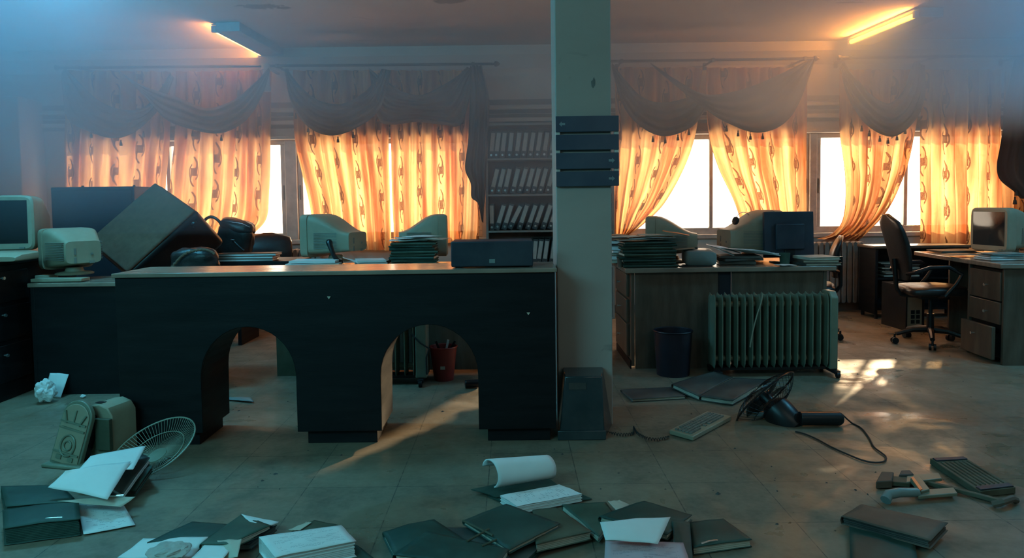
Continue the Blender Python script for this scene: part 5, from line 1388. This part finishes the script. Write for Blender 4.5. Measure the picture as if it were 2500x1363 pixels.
# keyboard parts under the small monitor
for i, (px, py, w_, Y, z, lab) in enumerate(((148, 686, .34, 4.80, .754, 'thin pale keyboard on the dark desk under the small monitor'), (114, 676, .10, 4.95, .754, 'small pale box beside the keyboard under the small monitor'))):
    p = P(px, py, Y); b = MB(); b.b2((-w_ / 2, -.05, 0), (w_ / 2, .05, .022 if i == 0 else .03)); o = b.build(('slim_keyboard', 'small_box')[i], MT['beige'], loc=(p.x, Y, z), bevel=.004); tag(o, lab, ('keyboard', 'box')[i])
p = P(20, 600, 4.62); b = MB(); loft(b, [(-.10, 0, .02, .13, .014, 5), (-.06, 0, .03, .15, .028, 5), (.10, 0, .034, .15, .03, 5), (.13, 0, .03, .12, .02, 5)]); o = b.build('desk_phone', MT['beige'], loc=(p.x - .02, 4.62, .906), smooth=True); tag(o, 'pale rounded phone base on the cabinet at the left edge', 'phone')

# ================================================================ grit
b = MB()
rg = random.Random(4)
for i in range(420):
    x, y = rg.uniform(-3.2, 4.0), rg.uniform(2.5, 6.8)
    s_ = rg.choice((.002, .003, .004, .006, .009)) * rg.uniform(.7, 1.2)
    if rg.random() < .5: x = rg.uniform(-2.4, -1.0) if rg.random() < .5 else rg.uniform(-.2, 1.6); y = rg.uniform(2.5, 4.4)
    if any(a0 < x < a1 and c0 < y < c1 for a0, a1, c0, c1 in ((-2.1, .3, 3.6, 4.1), (.2, .75, 3.6, 4.35), (-3.3, -2.0, 4.6, 5.3), (-1.75, -.1, 5.1, 6), (.8, 2.4, 4.8, 6.1), (-1.2, -.3, 4.75, 5.1), (-2.0, -1.2, 3.0, 3.6), (-2.6, -1.7, 2.5, 3.8), (-.4, .3, 2.9, 3.3), (-2, 1, 2.3, 2.95), (.55, 1.7, 4.2, 4.95), (1.2, 2.2, 3.7, 4.3), (1.4, 2.2, 2.6, 2.9), (1.7, 2.3, 2.9, 3.4), (3.4, 4.2, 5.1, 6.6), (.7, 1.3, 3.7, 3.95))): continue
    vs = [(x + s_ * rg.uniform(.5, 1.5) * cos(a), y + s_ * rg.uniform(.5, 1.5) * sin(a), 0) for a in (0, 1.5, 3.1, 4.6)]
    b.add(vs + [(x, y, s_ * rg.uniform(.5, 1.1))], [(0, 1, 4), (1, 2, 4), (2, 3, 4), (3, 0, 4), (3, 2, 1, 0)])
o = b.build('floor_grit', M('grit', (.07, .065, .06), .9)); tag(o, 'dark crumbs of rubble scattered over the tiled floor', 'debris', None, 'stuff')
# ================================================================ smoke hanging under the ceiling
def smoke_mat():
    m, nt, out = newmat('smoke')
    t = nt.nodes.new('ShaderNodeTexCoord')
    s = nt.nodes.new('ShaderNodeSeparateXYZ'); nt.links.new(t.outputs['Object'], s.inputs[0])
    x, y, z = (E(nt, s.outputs[k]) for k in 'XYZ')
    fall = z.rng(2.35, 2.75, 1.0, .35).f('MAXIMUM', (x + .2).f('ABSOLUTE').rng(1.6, 2.8))
    n = tnoise(nt, .75, 2, .5, t.outputs['Object'], .3)
    zz = z + (n - .5) * .55
    top = zz.rng(1.72, 2.15)                        # layer under the ceiling
    left = x.rng(-1.2, -3.2) * zz.rng(1.0, 1.5) * .8       # sinks lower at the left end
    mid = ((x - .2).f('ABSOLUTE')).rng(1.5, .5) * zz.rng(1.0, 1.7) * .6
    side = (x + .3).f('ABSOLUTE').rng(.6, 3.0, .55, 1.15)
    d = top.f('MAXIMUM', left).f('MAXIMUM', mid) * n.rng(.25, .75, .5, 1.35) * side * fall * .52
    v = nt.nodes.new('ShaderNodeVolumePrincipled')
    v.inputs['Color'].default_value = (.66, .83, 1.0, 1)
    v.inputs['Anisotropy'].default_value = .15
    nt.links.new(d.s, v.inputs['Density'])
    nt.links.new(v.outputs[0], out.inputs['Volume'])
    m.cycles.volume_sampling = 'MULTIPLE_IMPORTANCE'
    return m
b = MB(); b.b2((XL + .05, 4.45, 1.05), (XR - .05, 7.44, CZ - .005))
o = b.build('smoke_haze', smoke_mat()); tag(o, 'bluish smoke hanging below the ceiling in front of the curtains', 'smoke', None, 'stuff')
